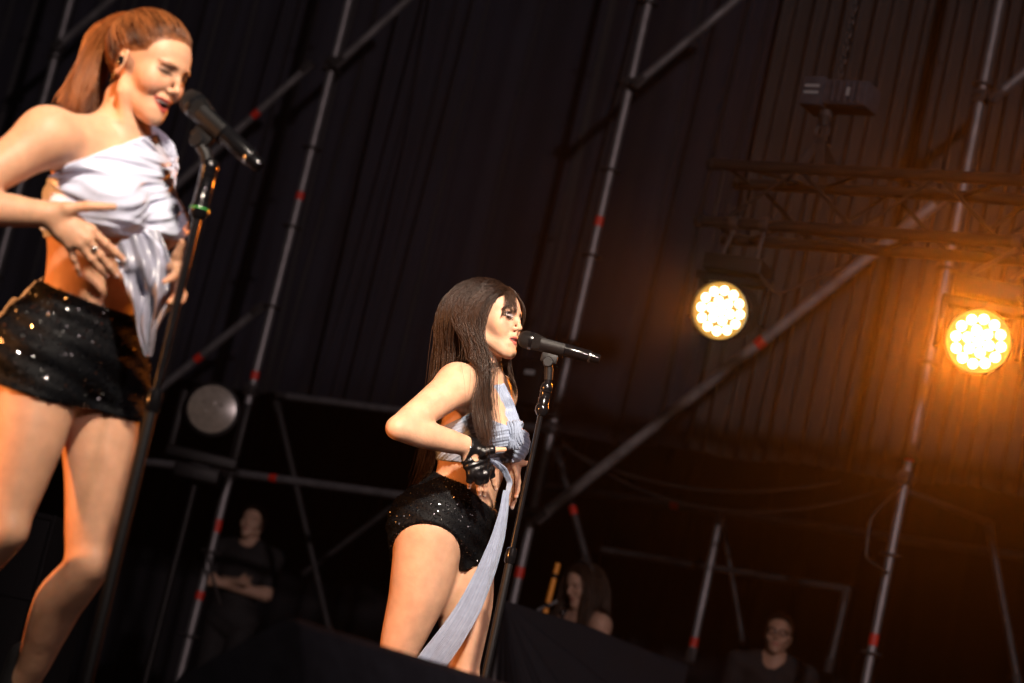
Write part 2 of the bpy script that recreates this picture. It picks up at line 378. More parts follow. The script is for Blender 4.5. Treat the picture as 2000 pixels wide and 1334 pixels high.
def add_head(F, H, mouth=0.0, smile=0.0, male=False, ears=True, lid=1.0, nose=1.0, chin=0.0, jaw=47):
    m = .001*H.sc; R = H.R
    def E(x, y, z, rx, ry, rz, k, sub=False, ax=None): F.ell(H(x, y, z), (rx*m, ry*m, rz*m), R if ax is None else ax@R, k*m, 'head', sub)
    def K(a, b, ra, rb, k): F.cone(H(*a), H(*b), ra*m, rb*m, k*m, 'head')
    def rotx(a, b=0, c=0):
        a, b, c = map(math.radians, (a, b, c))
        Rx = np.array([[1, 0, 0], [0, math.cos(a), -math.sin(a)], [0, math.sin(a), math.cos(a)]])
        Ry = np.array([[math.cos(b), 0, math.sin(b)], [0, 1, 0], [-math.sin(b), 0, math.cos(b)]])
        Rz = np.array([[math.cos(c), -math.sin(c), 0], [math.sin(c), math.cos(c), 0], [0, 0, 1]])
        return (Rz@Ry@Rx).T
    jw = 54 if male else jaw
    E(-8, 0, 44, 90, 71, 80, 20)                       # cranium
    E(38, 0, 42, 52, 60, 50, 25)                       # forehead
    E(38, 0, -12, 46, 55, 66, 25)                      # mid face
    for s in (-1, 1):
        K((2, s*jw, -42), (70, s*13, -86+chin), 13, 13, 22)  # jaw line
        E(58, s*43, -10, 22, 20, 22, 22)               # cheekbone
        E(64, s*(32+2*smile), -27+4*smile, 18+1*smile, 16+1.2*smile, 18, 16)   # cheek
    E(60, 0, -62, 28, 34, 32, 22)                      # muzzle
    E(79, 0, -85+chin, 12, 15, 13, 14)                      # chin
    E(82, 0, 33, 12, 34, 9, 14)                        # brow bar
    for s in (-1, 1):
        E(96, s*35, 14, 15, 18, 11, 14, True)          # socket
        E(74, s*31.5, 14, 13.5, 15, 12.5, 5)           # eyeball under its lids
        E(85, s*31.5, 11.5 - 1.5*lid, 9, 16, 1.2, 2.5, True)   # lid line
        E(78, s*32, 31, 10, 19, 4.5, 8, False, rotx(s*-6)) # brow
    for s in (-1, 1): E(82, s*15, -4, 11, 11, 18, 12)
    K((86, 0, 30), (96.5, 0, 6), 7, 6, 9)              # nasal bridge
    K((97, 0, 6), (106*nose, 0, -13), 6.0, 6.8, 6)
    E(106.5*nose, 0, -15, 8, 8.2, 7.2, 5)                  # tip
    for s in (-1, 1):
        E(96*nose, s*10.8, -19, 8.5, 5.8, 6, 4)           # ala
        E(100*nose, s*5.6, -25, 5.5, 3, 3.6, 2.5, True)         # nostril
    K((100*nose, 0, -22), (92, 0, -31), 3.8, 3.5, 6)          # columella
    g = mouth; wl = 23+6*smile; zc = -48.5+6*smile; xc = 15+5*smile
    E(82, 0, -40, 13, 24, 11, 10)                      # philtrum pad
    E(78, 0, -58-g*.5, 13, 24, 12, 10)
    def arc(z0, x0, w_, r0, r1, k, sub=False, zo=0):
        ys = np.linspace(-1, 1, 9); P_ = [H(x0-xc*t*t, w_*t, z0+(zc-z0)*t*t+zo) for t in ys]; R_ = [(r1+(r0-r1)*(1-t*t))*m for t in ys]
        for i in range(8): F.cone(P_[i], P_[i+1], R_[i], R_[i+1], k*m, 'head', sub=sub)
    arc(-44.5+g*.12, 92, wl, 4.0, 1.6, 3)              # upper lip
    arc(-54.5-g*.75, 89.5, wl*.93, 5.0, 1.8, 3)        # lower lip
    E(77, 0, -67-g*.75+chin*.5, 9, 17, 5, 8, True)             # mentolabial dip
    E(79, 0, -85-g*.5+chin, 12, 15, 12, 12)
    arc(-48.8-g*.32, 95, wl*.9, .8+g*.40, .5, 1.2, True)   # mouth opening
    arc(-48.8-g*.32, 89, wl*.86, .6+g*.42, .5, 1.2, True)
    if g > 3: arc(-48.8-g*.32, 80, wl*.8, 1+g*.45, .8, 1.5, True)
    if smile:
        for s in (-1, 1):
            ys = [(99, 15, -17), (90, 26, -30), (76, 37, -46)]
            for i in range(2): F.cone(H(ys[i][0], s*ys[i][1], ys[i][2]), H(ys[i+1][0], s*ys[i+1][1], ys[i+1][2]), .0025, .002, .006, 'head', sub=True)
    if ears:
        for s in (-1, 1):
            ax = rotx(0, -12, s*22)
            E(-10, s*69, 0, 17, 5.5, 30, 5, False, ax)
            E(-8, s*75, 3, 10, 6, 20, 3, True, ax)
            E(-2, s*69, -2, 5, 5, 8, 4)
            E(-12, s*69.5, 6, 4.5, 3.5, 14, 3, False, ax)
            E(-8, s*68, -26, 8, 4.5, 8, 4)

def face_colour(X, H, base, lips=None, brow=None, lidc=None, lidr=1.0, liner=None, blush=None, hair=None, hairline=None, smile=0, g=0):
    L = H.loc(X); c = np.tile(np.asarray(base, float), (len(X), 1)); x, y, z = L.T; ay = abs(y)
    def mixin(m, col, a=1.0):
        m = np.clip(m, 0, 1)[:, None]*a; c[:] = c*(1-m)+np.asarray(col)*m
    near = (x > 40) & (z < 60) & (z > -110) & (ay < 75)
    if blush is not None: mixin(near*np.exp(-((ay-46)**2/320+(z+14)**2/260))*.55, blush)
    if lips is not None:
        wl = 24+6*smile; t = y/wl; zc = -48.5+6*smile
        zu = -44.5+g*.12; zl = -54.5-g*.75; tt = np.clip(t*t, 0, 1); e = 1-tt
        top = zu+(zc-zu)*tt+4.2*e-1.2*np.exp(-(y/3.5)**2); bot = zl+(zc-zl)*tt-5.4*e**.7
        mixin(((z < top) & (z > bot) & (tt < 1) & (x > 62)).astype(float), lips)
        ins = (z < zu+(zc-zu)*tt-1.5*e) & (z > zl+(zc-zl)*tt+2.5*e) & (tt < .95) & (x > 40) & (x < 86-14*tt)
        if g > 3: mixin(ins.astype(float), (.12, .02, .02))
    if lidc is not None: mixin((x > 60)*np.exp(-(((ay-32)/(15*lidr))**4+((z-18+3*(lidr-1)*2)/(7.5*lidr))**4)), lidc, .8)
    if liner is not None:
        zl = 11.5+.02*(ay-32)+np.clip(ay-38, 0, None)*.12; mixin((x > 58)*np.exp(-((z-zl)/2.1)**4)*(ay > 17)*(ay < 52), liner, .95)
    if brow is not None:
        zb = 31+.14*(ay-28)-np.clip(ay-40, 0, None)*.35; mixin((x > 50)*np.exp(-((z-zb)/3.2)**4)*(ay > 13)*(ay < 53), brow, .8)
    if hair is not None: mixin(hairline(x, y, z).astype(float), hair)
    return c

def add_limb(F, pts, rs, grp, k=.03, curve=.35): F.chain(pts, rs, k, grp, curve=curve)
def add_foot(F, ankle, toe_dir, grp='boot', L=.2):
    d = nrm([toe_dir[0], toe_dir[1], 0]); a = np.asarray(ankle, float); g = np.array([a[0], a[1], 0])
    F.cone(a+[0, 0, .06], g-d*.02+[0, 0, .07], .045, .042, .02, grp)
    F.cone(g-d*.04+[0, 0, .045], g-d*.045+[0, 0, .012], .034, .028, .015, grp)
    F.cone(g+d*.02+[0, 0, .06], g+d*(L-.04)+[0, 0, .034], .042, .034, .02, grp, flat=[0, 0, 1], g=1.15)
def finger(F, k, tip, bend, r0=.0085, r1=.0065, n=None, grp='hand', parts=(.45, .75)):
    """knuckle to tip with two bends along n"""
    k = np.asarray(k, float); tip = np.asarray(tip, float); n = nrm(n); L = np.linalg.norm(tip-k)
    p1 = k+(tip-k)*parts[0]+n*bend*L; p2 = k+(tip-k)*parts[1]+n*bend*L*.75
    F.cone(k, p1, r0*1.05, r0*.95, .006, grp); F.cone(p1, p2, r0*.97, (r0+r1)/2, .004, grp); F.cone(p2, tip, (r0+r1)/2, r1*.9, .003, grp)
    return [k, p1, p2, tip]
def add_hand(F, wrist, knuckles, tips, thumb, n, bends=(.1, .1, .1, .1), s=1.0, grp='hand'):
    """knuckles/tips index..little; thumb = (base joint, middle joint, tip); n = back-of-hand normal"""
    W = np.asarray(wrist, float); out = []
    for i, (k, t) in enumerate(zip(knuckles, tips)):
        k = np.asarray(k, float); across = (np.asarray(knuckles[3])-np.asarray(knuckles[0]))
        w0 = W + across*(i/3-.5)*.45
        F.cone(w0, k, .0145*s, .0105*s, .014, grp)
        q = np.asarray(w0)*.45+k*.55-nrm(n)*.006*s
        F.ball(q, .0125*s, .014, grp)
        out.append(finger(F, k, t, bends[i], (.0088 if i < 3 else .0076)*s, (.0068 if i < 3 else .006)*s, n, grp))
    b, mth, t = [np.asarray(q, float) for q in thumb]
    F.cone(W*.75+b*.25, b, .016*s, .0135*s, .016, grp); F.cone(b, mth, .0125*s, .0098*s, .008, grp); F.cone(mth, t, .0097*s, .0072*s, .005, grp)
    out.append([b, mth, t]); return out
def add_torso(F, N, Cc, Wa, P, fc, lc, fp, lp, bust=1.0, sc_=1.0, male=False):
    """neck base, chest, waist, pelvis centres with forward/left at chest and at pelvis"""
    u = nrm(Cc-Wa); ax = np.stack([fc, lc, np.cross(fc, lc)]); s = sc_
    F.ell(Cc, (.103*s, .138*s, .165*s), ax, .03, 'torso')
    F.cone(Cc+u*.0, Wa, .098*s, .088*s, .05, 'torso', fc, 1.18)
    F.cone(Wa, P+nrm(Wa-P)*.04, .09*s, .105*s, .05, 'torso', fp, 1.15)
    axp = np.stack([fp, lp, np.cross(fp, lp)])
    F.ell(P, (.105*s, .158*s, .11*s), axp, .05, 'torso')
    if not male:
        for q in (-1, 1):
            F.ell(P-fp*.06*s+lp*q*.07*s-axp[2]*.035, (.09*s, .085*s, .09*s), axp, .05, 'torso')
            if bust: F.ell(Cc+fc*.082*s+lc*q*.068*s-ax[2]*.01, (.058*bust, .060*bust, .058*bust), ax, .03, 'torso')
    F.cone(Cc+ax[2]*.08, Cc+ax[2]*.14-fc*.01, .085*s, .06*s, .05, 'torso', lc, .72)
# ================================================================== stage, ground, drapes
UPZ = np.array([0, 0, 1.0])
def sheet(name, x0, x1, y0, y1, z, m, th=.1):
    mb = MB(); mb.box(((x0+x1)/2, (y0+y1)/2, z-th/2), np.eye(3), ((x1-x0)/2, (y1-y0)/2, th/2)); return mb.build(name, m, None, False)
tag(sheet('ground', -300, 300, -300, 300, -1.55, M['ground']), kind='structure')
tag(sheet('stage_floor', -9, 9, 1.6, 22, 0.0, M['deck'], .3), kind='structure')

HEMZ = wall(800, 806, 1.0)[2]
def s_of(px, py, off): return (wall(px, py, off)-WB)@WD
def curtain(name, s0, s1, z0, z1, off, fold, m, label, n=420, nz=14):
    """fabric hung in folds: fold(s, z) is the depth of the cloth at s"""
    ss = np.linspace(s0, s1, n); zz = np.linspace(z0, z1, nz); V = []
    for sd in (0, .004):
        for z in zz:
            d = fold(ss, z); V.append(WB*[1, 1, 0]+WD*ss[:, None]+WN*(off+d+sd+0*ss)[:, None]+UPZ*(z+.012*np.sin(ss*7)*(z == z0))[:, None])
    V = np.concatenate(V); i = (np.arange(nz-1)[:, None]*n+np.arange(n-1)[None]).ravel(); o = n*nz
    F1 = np.stack([i, i+1, i+n+1, i+n], 1); F2 = np.stack([i+o+n, i+o+n+1, i+o+1, i+o], 1); j = np.arange(n-1); F3 = np.stack([j+o, j+o+1, j+1, j], 1)
    return tag(meshobj(name, V, np.concatenate([F1, F2, F3]), m), label, 'curtain', 'drapes behind the scaffold')
def bumps(centres, width, depth):
    c = np.array(centres); c = c+rng.uniform(-.3, .3, len(c))*(np.median(np.diff(c)) if len(c) > 1 else 0); wd = width*rng.uniform(.6, 1.6, len(c)); dp = depth*rng.uniform(.35, 1.3, len(c)); ph = rng.uniform(0, 6, len(c))
    return lambda s, z: sum(p*np.exp(-((s-q-.03*math.sin(z*.9+f))/w_)**2) for q, w_, p, f in zip(c, wd, dp, ph))
sA, sB, sC, sL = [s_of(*q) for q in ((540, 565, 0), (1140, 565, 0), (1815, 700, 0), (100, 140, 0))]
b1 = bumps(np.arange(sA-.25, sA+.42, .085), .028, -.07); b1b = bumps(np.arange(sA-6.4, sA-.3, .17), .05, -.06)
curtain('curtain', sA-6.5, sA+.45, HEMZ, 7.2, 1.0, lambda s, z: (b1(s, z)+b1b(s, z)+.015*np.sin(s*9))*np.clip((sA+.45-s)/.1, 0, 1)+.0*s, M['drape'], 'dark navy drape in narrow folds behind the left scaffold post', 700)
b2 = bumps([sA+.62, sA+1.02, sA+1.14, sA+1.42, sA+1.78, sA+1.86], .035, .09); b2b = bumps(np.arange(sA+2.2, sA+2.75, .09), .03, -.07)
curtain('curtain', sA+.38, sB+.40, HEMZ, 7.2, 1.03, lambda s, z: b2(s, z)+b2b(s, z)+.05*np.sin(s*4.2+.3*np.sin(z))+.01*np.sin(s*23), M['drape'], 'wide smooth dark drape behind the long-haired singer')
def pl(s, z): return .034*np.sin(s*2*math.pi/.098+.8*np.sin(s*3.1)+.25*np.sin(z*1.1+s*4))+.02*np.sin(s*11+1)+.012*np.sin(s*31+z)
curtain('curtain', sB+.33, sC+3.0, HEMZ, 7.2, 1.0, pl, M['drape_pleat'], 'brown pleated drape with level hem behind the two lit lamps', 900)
b3 = bumps(np.arange(-13, 9, .31), .07, -.1)
curtain('curtain', -13, 9, 0.0, HEMZ+1.2, 5.2, lambda s, z: b3(s, z), M['drape_black'], 'added black backing sheet for the darkness under the hems', 500, 6)  # backing sheet added to close the black void below the drapes

# ================================================================== scaffold
def disc(mb, c, ax, r, t, seg=14): mb.lathe(np.asarray(c)-nrm(ax)*t/2, ax, [(0, r*.96), (t*.15, r), (t*.85, r), (t, r*.96)], seg)
def coupler(c, ax, parent):
    mb = MB(); ax = nrm(ax); e = nrm(np.cross(ax, WN)); mb.box(c, np.stack([ax, e, np.cross(ax, e)]), (.035, .036, .036), .008)
    mb.tube([c-e*.06+WN*.0, c+e*.06], .009, 8); mb.tube([c-WN*.065, c+WN*.02], .011, 8); mb.build('coupler', M['steel_dark'], parent)
def tape(p0, ax, parent, ln=.055, r=.0252): 
    mb = MB(); disc(mb, p0, ax, r, ln, 16); mb.build('tape', M['red_tape'], parent)
def post(px, py, label, tapes=(), off=0.0, zr=None, r=.0242, z1=7.0, m='steel', couplers=()):
    p = wall(px, py, off); b = p*[1, 1, 0]
    t = empty('scaffold_post', b, label, 'scaffold post', 'steel scaffold behind the stage')
    mb = MB(); mb.tube([b, b+UPZ*z1], r, 16); mb.tube([b+UPZ*3.02, b+UPZ*3.2], r*1.12, 16); mb.build('tube', M[m], t)
    mb = MB(); mb.box(b+UPZ*.006, np.eye(3), (.075, .075, .006)); mb.build('base_plate', M['steel_dark'], t)
    if zr is not None:
        z = zr % .5
        while z < z1:
            if z > .05:
                mb = MB(); disc(mb, b+UPZ*z, UPZ, .06, .010, 12)
                for k in range(4): a = k*math.pi/2+.4; mb.tube([b+UPZ*z+np.array([math.cos(a), math.sin(a), 0])*.045-UPZ*.012, b+UPZ*z+np.array([math.cos(a), math.sin(a), 0])*.045+UPZ*.012], .006, 6)
                mb.build('rosette', M['steel_dark'], t)
            z += .5
    for q in tapes: z = wall(q[0], q[1], off)[2]; tape(b+UPZ*z, UPZ, t, q[2] if len(q) > 2 else .055, r+.001)
    for q in couplers: coupler(b+UPZ*wall(q[0], q[1], off)[2], UPZ, t)
    return t
zr = wall(1155, 500, 0)[2]; zrA = wall(540, 600, 0)[2]
post(100, 140, 'dim scaffold post at the far left edge behind the ponytail', (), 0, zrA, couplers=[(106, 92)])
post(540, 565, 'steel scaffold post with red tape rings between the two singers', [(585, 383, .05), (507, 735, .05), (431, 1028, .075), (395, 1164, .05)], 0, zrA, couplers=[(620, 122), (490, 762), (445, 922)])
post(1140, 565, 'scaffold post with red tape behind the middle microphone', [(1170, 433), (1024, 1120, .06)], 0, zr, couplers=[(1228, 165), (1085, 838), (1042, 1005)])
post(1815, 700, 'orange lit scaffold post beside the right lamp', [(1708, 1250, .06), (1768, 895, .03)], 0, zr+.1, couplers=[(1942, 190), (1775, 935)])
def tube(name, a, b, label, cat, off=0.0, r=.0242, m='steel', tapes=(), offb=None, ends=True):
    A = wall(*a, off); B = wall(*b, off if offb is None else offb)
    t = empty(name, A, label, cat, 'steel scaffold behind the stage')
    mb = MB(); mb.tube([A, B], r, 14); mb.build('tube', M[m], t); ax = nrm(B-A)
    if ends:
        for p, s in ((A, 1), (B, -1)):
            mb = MB(); mb.box(p+ax*s*.03, np.stack([ax, nrm(np.cross(ax, WN)), WN]), (.045, r*.85, r*1.25), .006); mb.build('end_fitting', M['steel_dark'], t)
    for q in tapes:
        k = np.clip(((wall(q[0], q[1], off)-A)@(B-A))/((B-A)@(B-A)), 0, 1); tape(A+(B-A)*k, ax, t, .055, r+.001)
    return t
br = lambda *a, **k: tube('scaffold_brace', *a, cat='scaffold brace', **k)
lg = lambda *a, **k: tube('scaffold_ledger', *a, cat='scaffold ledger', **k)
br((655, 128), (830, -32), 'diagonal brace rising right from the top of the left post', off=-.05)
br((608, 125), (250, 446), 'diagonal brace with red tape passing behind the near microphone', off=-.05, tapes=[(500, 222)])
br((512, 599), (262, 800), 'short diagonal brace with red tape behind the near mic stand', off=-.05, tapes=[(388, 698)])
br((108, 94), (260, -38), 'faint diagonal brace in the top left corner', off=-.05)
br((1240, 166), (1480, -36), 'diagonal brace rising right from the middle post', off=-.05)
br((1938, 194), (2060, 92), 'diagonal brace at the upper right edge', off=-.05)
br((1048, 1015), (1850, 380), 'long thick diagonal brace running up behind the truss', off=-.06, r=.031, m='steel_light', tapes=[(1482, 664)])
lg((205, 894), (432, 918), 'level ledger left of the post near the dark disc lamp', off=0)
lg((452, 923), (1032, 1001), 'level ledger with red tape running behind the long-haired singer', off=0, tapes=[(535, 937)])
lg((545, 772), (1078, 840), 'upper ledger under the drape hem behind the singer', off=.85, r=.022)
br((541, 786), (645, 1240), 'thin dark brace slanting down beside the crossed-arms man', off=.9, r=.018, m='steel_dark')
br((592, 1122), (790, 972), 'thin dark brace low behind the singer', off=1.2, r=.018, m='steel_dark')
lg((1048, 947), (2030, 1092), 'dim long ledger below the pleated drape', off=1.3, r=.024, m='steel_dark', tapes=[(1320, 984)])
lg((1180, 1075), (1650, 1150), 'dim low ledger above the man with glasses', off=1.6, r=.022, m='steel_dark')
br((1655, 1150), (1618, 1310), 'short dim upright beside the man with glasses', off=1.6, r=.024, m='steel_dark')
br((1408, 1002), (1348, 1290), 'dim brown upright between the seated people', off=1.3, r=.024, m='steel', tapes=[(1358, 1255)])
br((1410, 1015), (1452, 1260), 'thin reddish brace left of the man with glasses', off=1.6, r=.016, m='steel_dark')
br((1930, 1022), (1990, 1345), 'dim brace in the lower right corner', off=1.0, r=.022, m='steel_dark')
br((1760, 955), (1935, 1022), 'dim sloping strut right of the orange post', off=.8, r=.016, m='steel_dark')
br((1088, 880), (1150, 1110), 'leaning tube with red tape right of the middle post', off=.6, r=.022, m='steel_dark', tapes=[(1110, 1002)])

# ================================================================== hoist, truss and wash lights
T0 = at(1412, 322, 10.5); dz = []
for Z in np.linspace(7, 11, 400): dz.append(abs(at(2000, 352, Z)[2]-T0[2]))
T1 = at(2000, 352, np.linspace(7, 11, 400)[int(np.argmin(dz))]); TE = nrm(T1-T0); TB = nrm(np.cross(UPZ, TE)); TB = TB if TB[1] > 0 else -TB
TH = .26; TLN = 3.2
def truss():
    t = empty('lighting_truss', T0, 'black box truss hanging at the right above the lit lamps', 'truss')
    c = [T0+TB*a-UPZ*b for a, b in ((0, 0), (TH, 0), (TH, TH), (0, TH))]
    for p in c: mb = MB(); mb.tube([p-TE*.06, p+TE*TLN], .0245, 14); mb.lathe(p-TE*.075, TE, [(0, .02), (.012, .03), (.03, .03), (.034, .0245)], 12); mb.build('chord', M['truss'], t)
    n = 10; st = TLN/n
    for f in range(4):
        a, b = c[f], c[(f+1) % 4]
        for i in range(n):
            p, q = (a, b) if i % 2 == 0 else (b, a); mb = MB(); mb.tube([p+TE*(st*i+.05), q+TE*(st*(i+1)+.05)], .0085, 8); mb.build('diagonal', M['truss'], t)
        mb = MB(); mb.tube([a+TE*.01, b+TE*.01], .009, 8); mb.build('end_strut', M['truss'], t)
    return t, c
TR, TC = truss()
def hoist():
    zt = 10.5; c = at(1632, 190, 10.35)
    t = empty('chain_hoist', c-UPZ*.3, 'dark chain hoist with pale label above the truss', 'hoist')
    ax = np.stack([TE, TB, UPZ]); mb = MB(); mb.box(c+TE*.03, ax, (.15, .075, .058), .018); mb.box(c-TE*.075, ax, (.055, .085, .066), .012)
    for k in range(5): mb.box(c+TE*(.02+.03*k)-TB*.078, ax, (.006, .006, .045), .002)
    mb.build('motor_housing', M['wedge'], t)
    for x, w_, z in ((-.075, .034, .018), (-.075, .034, -.012)): mb = MB(); mb.box(c+TE*x-TB*.088+UPZ*z, ax, (w_, .002, .006)); mb.build('rating_stripe', M['white_plate'], t)
    mb = MB(); mb.box(c+TE*.09-TB*.0785, ax, (.012, .002, .018)); mb.build('label_plate', M['white_plate'], t)
    top = c+UPZ*.08; mb = MB(); n = 60
    for i in range(n):
        o = top+UPZ*(.03*i); e = TE if i % 2 else TB; q = np.linspace(0, 2*math.pi, 11)
        mb.tube([o+e*.011*math.cos(a)+UPZ*.02*math.sin(a) for a in q], .0036, 6, False)
    mb.build('chain', M['steel_dark'], t)
    low = T0+TE*((c-T0)@TE)*1.0; hk = c-UPZ*.10-TE*.03
    mb = MB(); mb.lathe(c-UPZ*.06-TE*.03, -UPZ, [(0, .028), (.03, .034), (.05, .02), (.07, .014)], 14); q = np.linspace(-.6, 4.0, 14)
    mb.tube([hk-UPZ*.055+TE*.03*math.cos(a)+UPZ*.03*math.sin(a) for a in q], .008, 8); mb.build('hook', M['steel_dark'], t)
    tp = (hk-T0)@TE
    for s in (-1, 1):
        for w_ in (0, 1):
            a = hk-UPZ*.085; b = T0+TE*(tp+s*.05)+TB*(TH*w_); e = nrm(b-a); mb = MB(); mb.box((a+b)/2, np.stack([e, TE, np.cross(e, TE)]), (np.linalg.norm(b-a)/2, .02, .003)); mb.build('sling', M['steel_dark'], t)
    return t
hoist()
def wash_light(px, py, Z, aim, label, lit, energy, clampx):
    c = at(px, py, Z); d = nrm(np.asarray(aim)-c); e = nrm(np.cross(d, UPZ)); u = np.cross(e, d); R = .125
    t = empty('wash_light', c, label, 'stage light', 'wash lights on the truss')
    mb = MB(); mb.lathe(c-d*.20, d, [(0, .05), (.015, .085), (.06, .105), (.15, .118), (.185, .126), (.2, .127), (.203, .120)], 36)
    for k in range(9): mb.lathe(c-d*(.18-.012*k), d, [(0, .085+.003*k), (.002, .118), (.005, .118), (.007, .085+.003*k)], 28)
    mb.build('housing', M['black_matte'], t)
    mb = MB(); mb.lathe(c+d*.0005, d, [(0, .127), (.03, .129), (.034, .126), (.03, .1215), (.002, .119)], 40); mb.build('bezel', M['black_gloss'], t)
    mb = MB(); mb.lathe(c+d*.0005, d, [(0, .119), (.003, .119)], 40); mb.build('face_plate', M['bloom_plate'], t)
    pts = [(0, 0)]+[(.043*math.cos(a), .043*math.sin(a)) for a in np.arange(6)*math.pi/3+.2]+[(.086*math.cos(a), .086*math.sin(a)) for a in np.arange(12)*math.pi/6+.05]
    for x, y in pts:
        o = c+d*.0045+e*x+u*y; mb = MB(); mb.lathe(o, d, [(0, .0192), (.0015, .019), (.003, .0155), (.004, .009), (.0043, .001)], 14); mb.build('lens', lit, t)
    hang = TC[3]+TE*((c-TC[3])@TE); top = hang-UPZ*.03; w_ = .155
    mb = MB()
    for s in (-1, 1): mb.box(c+e*s*w_-d*.1+UPZ*.055, np.stack([e, nrm(np.cross(UPZ, e)), UPZ]), (.014, .03, .105), .01)
    b = np.array([c[0], c[1], 0])-d*[.1, .1, 0]; zt = c[2]+.16
    mb.box(b+UPZ*zt, np.stack([e, nrm(np.cross(UPZ, e)), UPZ]), (w_+.014, .035, .02), .012); mb.build('yoke', M['black_matte'], t)
    mb = MB(); mb.box(b+UPZ*(zt+.055), np.stack([e, nrm(np.cross(UPZ, e)), UPZ]), (.13, .09, .036), .012); mb.build('base', M['black_matte'], t)
    for s in (-1, 1):
        p = b+UPZ*(zt+.09)+e*s*.075; h = TC[3]+TE*((p-TC[3])@TE); mb = MB(); mb.tube([p, p+UPZ*.03, h-UPZ*.03], .010, 8); disc(mb, h, TE, .034, .04, 14); mb.build('clamp', M['steel_dark'], t)
    if energy:
        l = bpy.data.lights.new('wash_beam', 'SPOT'); l.energy = energy; l.color = (1.0, .22, .012); l.spot_size = math.radians(clampx); l.spot_blend = .8; l.shadow_soft_size = .035
        o = bpy.data.objects.new('wash_beam', l); C.objects.link(o); o.location = v3(c+d*.075); o.rotation_euler = v3(d).to_track_quat('-Z', 'Y').to_euler(); o.parent = t; o.matrix_parent_inverse = Matrix.Translation(t.location).inverted()
    return t
M['led'] = mat('lit_led', (1, .8, .5), .3, emit=(1.0, .76, .42), estr=9)
M['bloom_plate'] = mat('bloom_plate', (.08, .05, .02), .4, emit=(1.0, .5, .09), estr=.75)  # face plate glows to paint in the bloom between the LEDs
wash_light(1408, 607, 10.15, (-1.2, 5.0, 1.0), 'lit amber wash light under the left end of the truss', M['led'], 150, 33)
wash_light(1911, 667, 9.15, (0, 0.4, .3), 'brighter lit amber wash light at the right edge', M['led'], 300, 58)
# ------------------------------------------------------------------ unlit fixtures
def unlit_head():
    c = at(414, 799, 12.6); d = nrm(CAM+np.array([-1.2, 0, 1.5])-c); e = nrm(np.cross(d, UPZ)); u = np.cross(e, d)
    t = empty('moving_light', c-UPZ*.45, 'unlit moving light with grey round lens beside the left post', 'stage light')
    mb = MB(); mb.lathe(c-d*.24, d, [(0, .06), (.03, .11), (.12, .135), (.2, .143), (.24, .145), (.244, .139)], 36); mb.build('housing', M['black_matte'], t)
    mb = MB(); mb.lathe(c-d*.002, d, [(0, .138), (.004, .137), (.012, .09), (.017, .03), (.018, .001)], 36); mb.build('front_lens', M['dull_lens'], t)
    for x, y, r in ((0, .03, .02), (-.02, -.012, .014), (.03, -.02, .016), (-.045, .03, .012), (.05, .03, .012)): mb = MB(); mb.lathe(c+d*.008+e*x+u*y, d, [(0, r), (.01, r*.8), (.014, r*.2)], 12); mb.build('inner_lens', M['dull_lens'], t)
    mb = MB()
    for s in (-1, 1): mb.box(c+e*s*.17-d*.1-UPZ*.08, np.stack([e, np.cross(UPZ, e), UPZ]), (.02, .035, .16), .012)
    mb.box(c-d*.1-UPZ*.25, np.stack([e, np.cross(UPZ, e), UPZ]), (.19, .05, .03), .012); mb.build('yoke', M['black_matte'], t)
    mb = MB(); mb.box(c-d*.1-UPZ*.34, np.stack([e, np.cross(UPZ, e), UPZ]), (.12, .10, .04), .015); mb.build('base', M['black_matte'], t)
    b = (c-d*.1)*[1, 1, 0]; zt = c[2]-.40; mb = MB(); mb.tube([b+UPZ*.02, b+UPZ*zt], .02, 12)
    for k in range(3): e_ = np.array([math.cos(k*2.094), math.sin(k*2.094), 0]); mb.tube([b+UPZ*.3, b+e_*.34+UPZ*.012], .011, 8)
    mb.build('stand', M['black_matte'], t)
M['dull_lens'] = mat('dull_lens', (.26, .23, .19), .22, noise=.15, scale=30, spec=.6, coat=.3)
unlit_head()
def label_box():
    c = at(1047, 752, 12.55); ax = np.stack([WD, WN, UPZ])
    t = empty('moving_light', c-UPZ*.12, 'dark fixture with small white label behind the middle mic stand', 'stage light')
    mb = MB(); mb.box(c, ax, (.075, .09, .125), .02); mb.box(c-UPZ*.02, ax, (.082, .05, .03), .01); mb.build('housing', M['black_matte'], t)
    mb = MB(); mb.box(c+UPZ*.045-WN*.0915, ax, (.03, .0015, .012)); mb.build('label_plate', M['white_plate'], t)
    p = WB*[1, 1, 0]+WD*sB+UPZ*c[2]; mb = MB(); mb.tube([c+WN*.08, p-WN*.02+WD*0], .016, 8); mb.box(p-WN*.03, ax, (.04, .03, .04), .008); mb.build('clamp', M['steel_dark'], t)
label_box()

# ------------------------------------------------------------------ loose cables
def cable(pts, label, r=.007, sag=0.0):
    P_ = np.array(pts, float); t = np.linspace(0, 1, 40); tt = np.linspace(0, 1, len(P_)); q = np.stack([np.interp(t, tt, P_[:, k]) for k in range(3)], 1)
    for _ in range(6): q[1:-1] = .5*q[1:-1]+.25*(q[2:]+q[:-2])
    q[:, 2] -= sag*4*t*(1-t); mb = MB(); mb.tube(q, r, 8); return tag(mb.build('cable', M['cable'], None), label, 'cable', 'loose cables')
M['cable'] = mat('cable_rubber', (.02, .018, .018), .5, noise=.2)
cable([wall(1095, 872, .35), wall(1640, 940, .35)], 'dark cable sagging right of the middle post under the pleated drape', .009, .14)
cable([wall(1100, 868, .3), wall(1765, 942, .3)], 'longer dark cable sagging from the middle post to the orange post', .008, .26)
cable([wall(1772, 938, -.06), wall(1700, 1010, -.06), wall(1690, 1090, -.06), wall(1735, 1120, -.06)], 'dark cable looped low beside the orange post', .008)
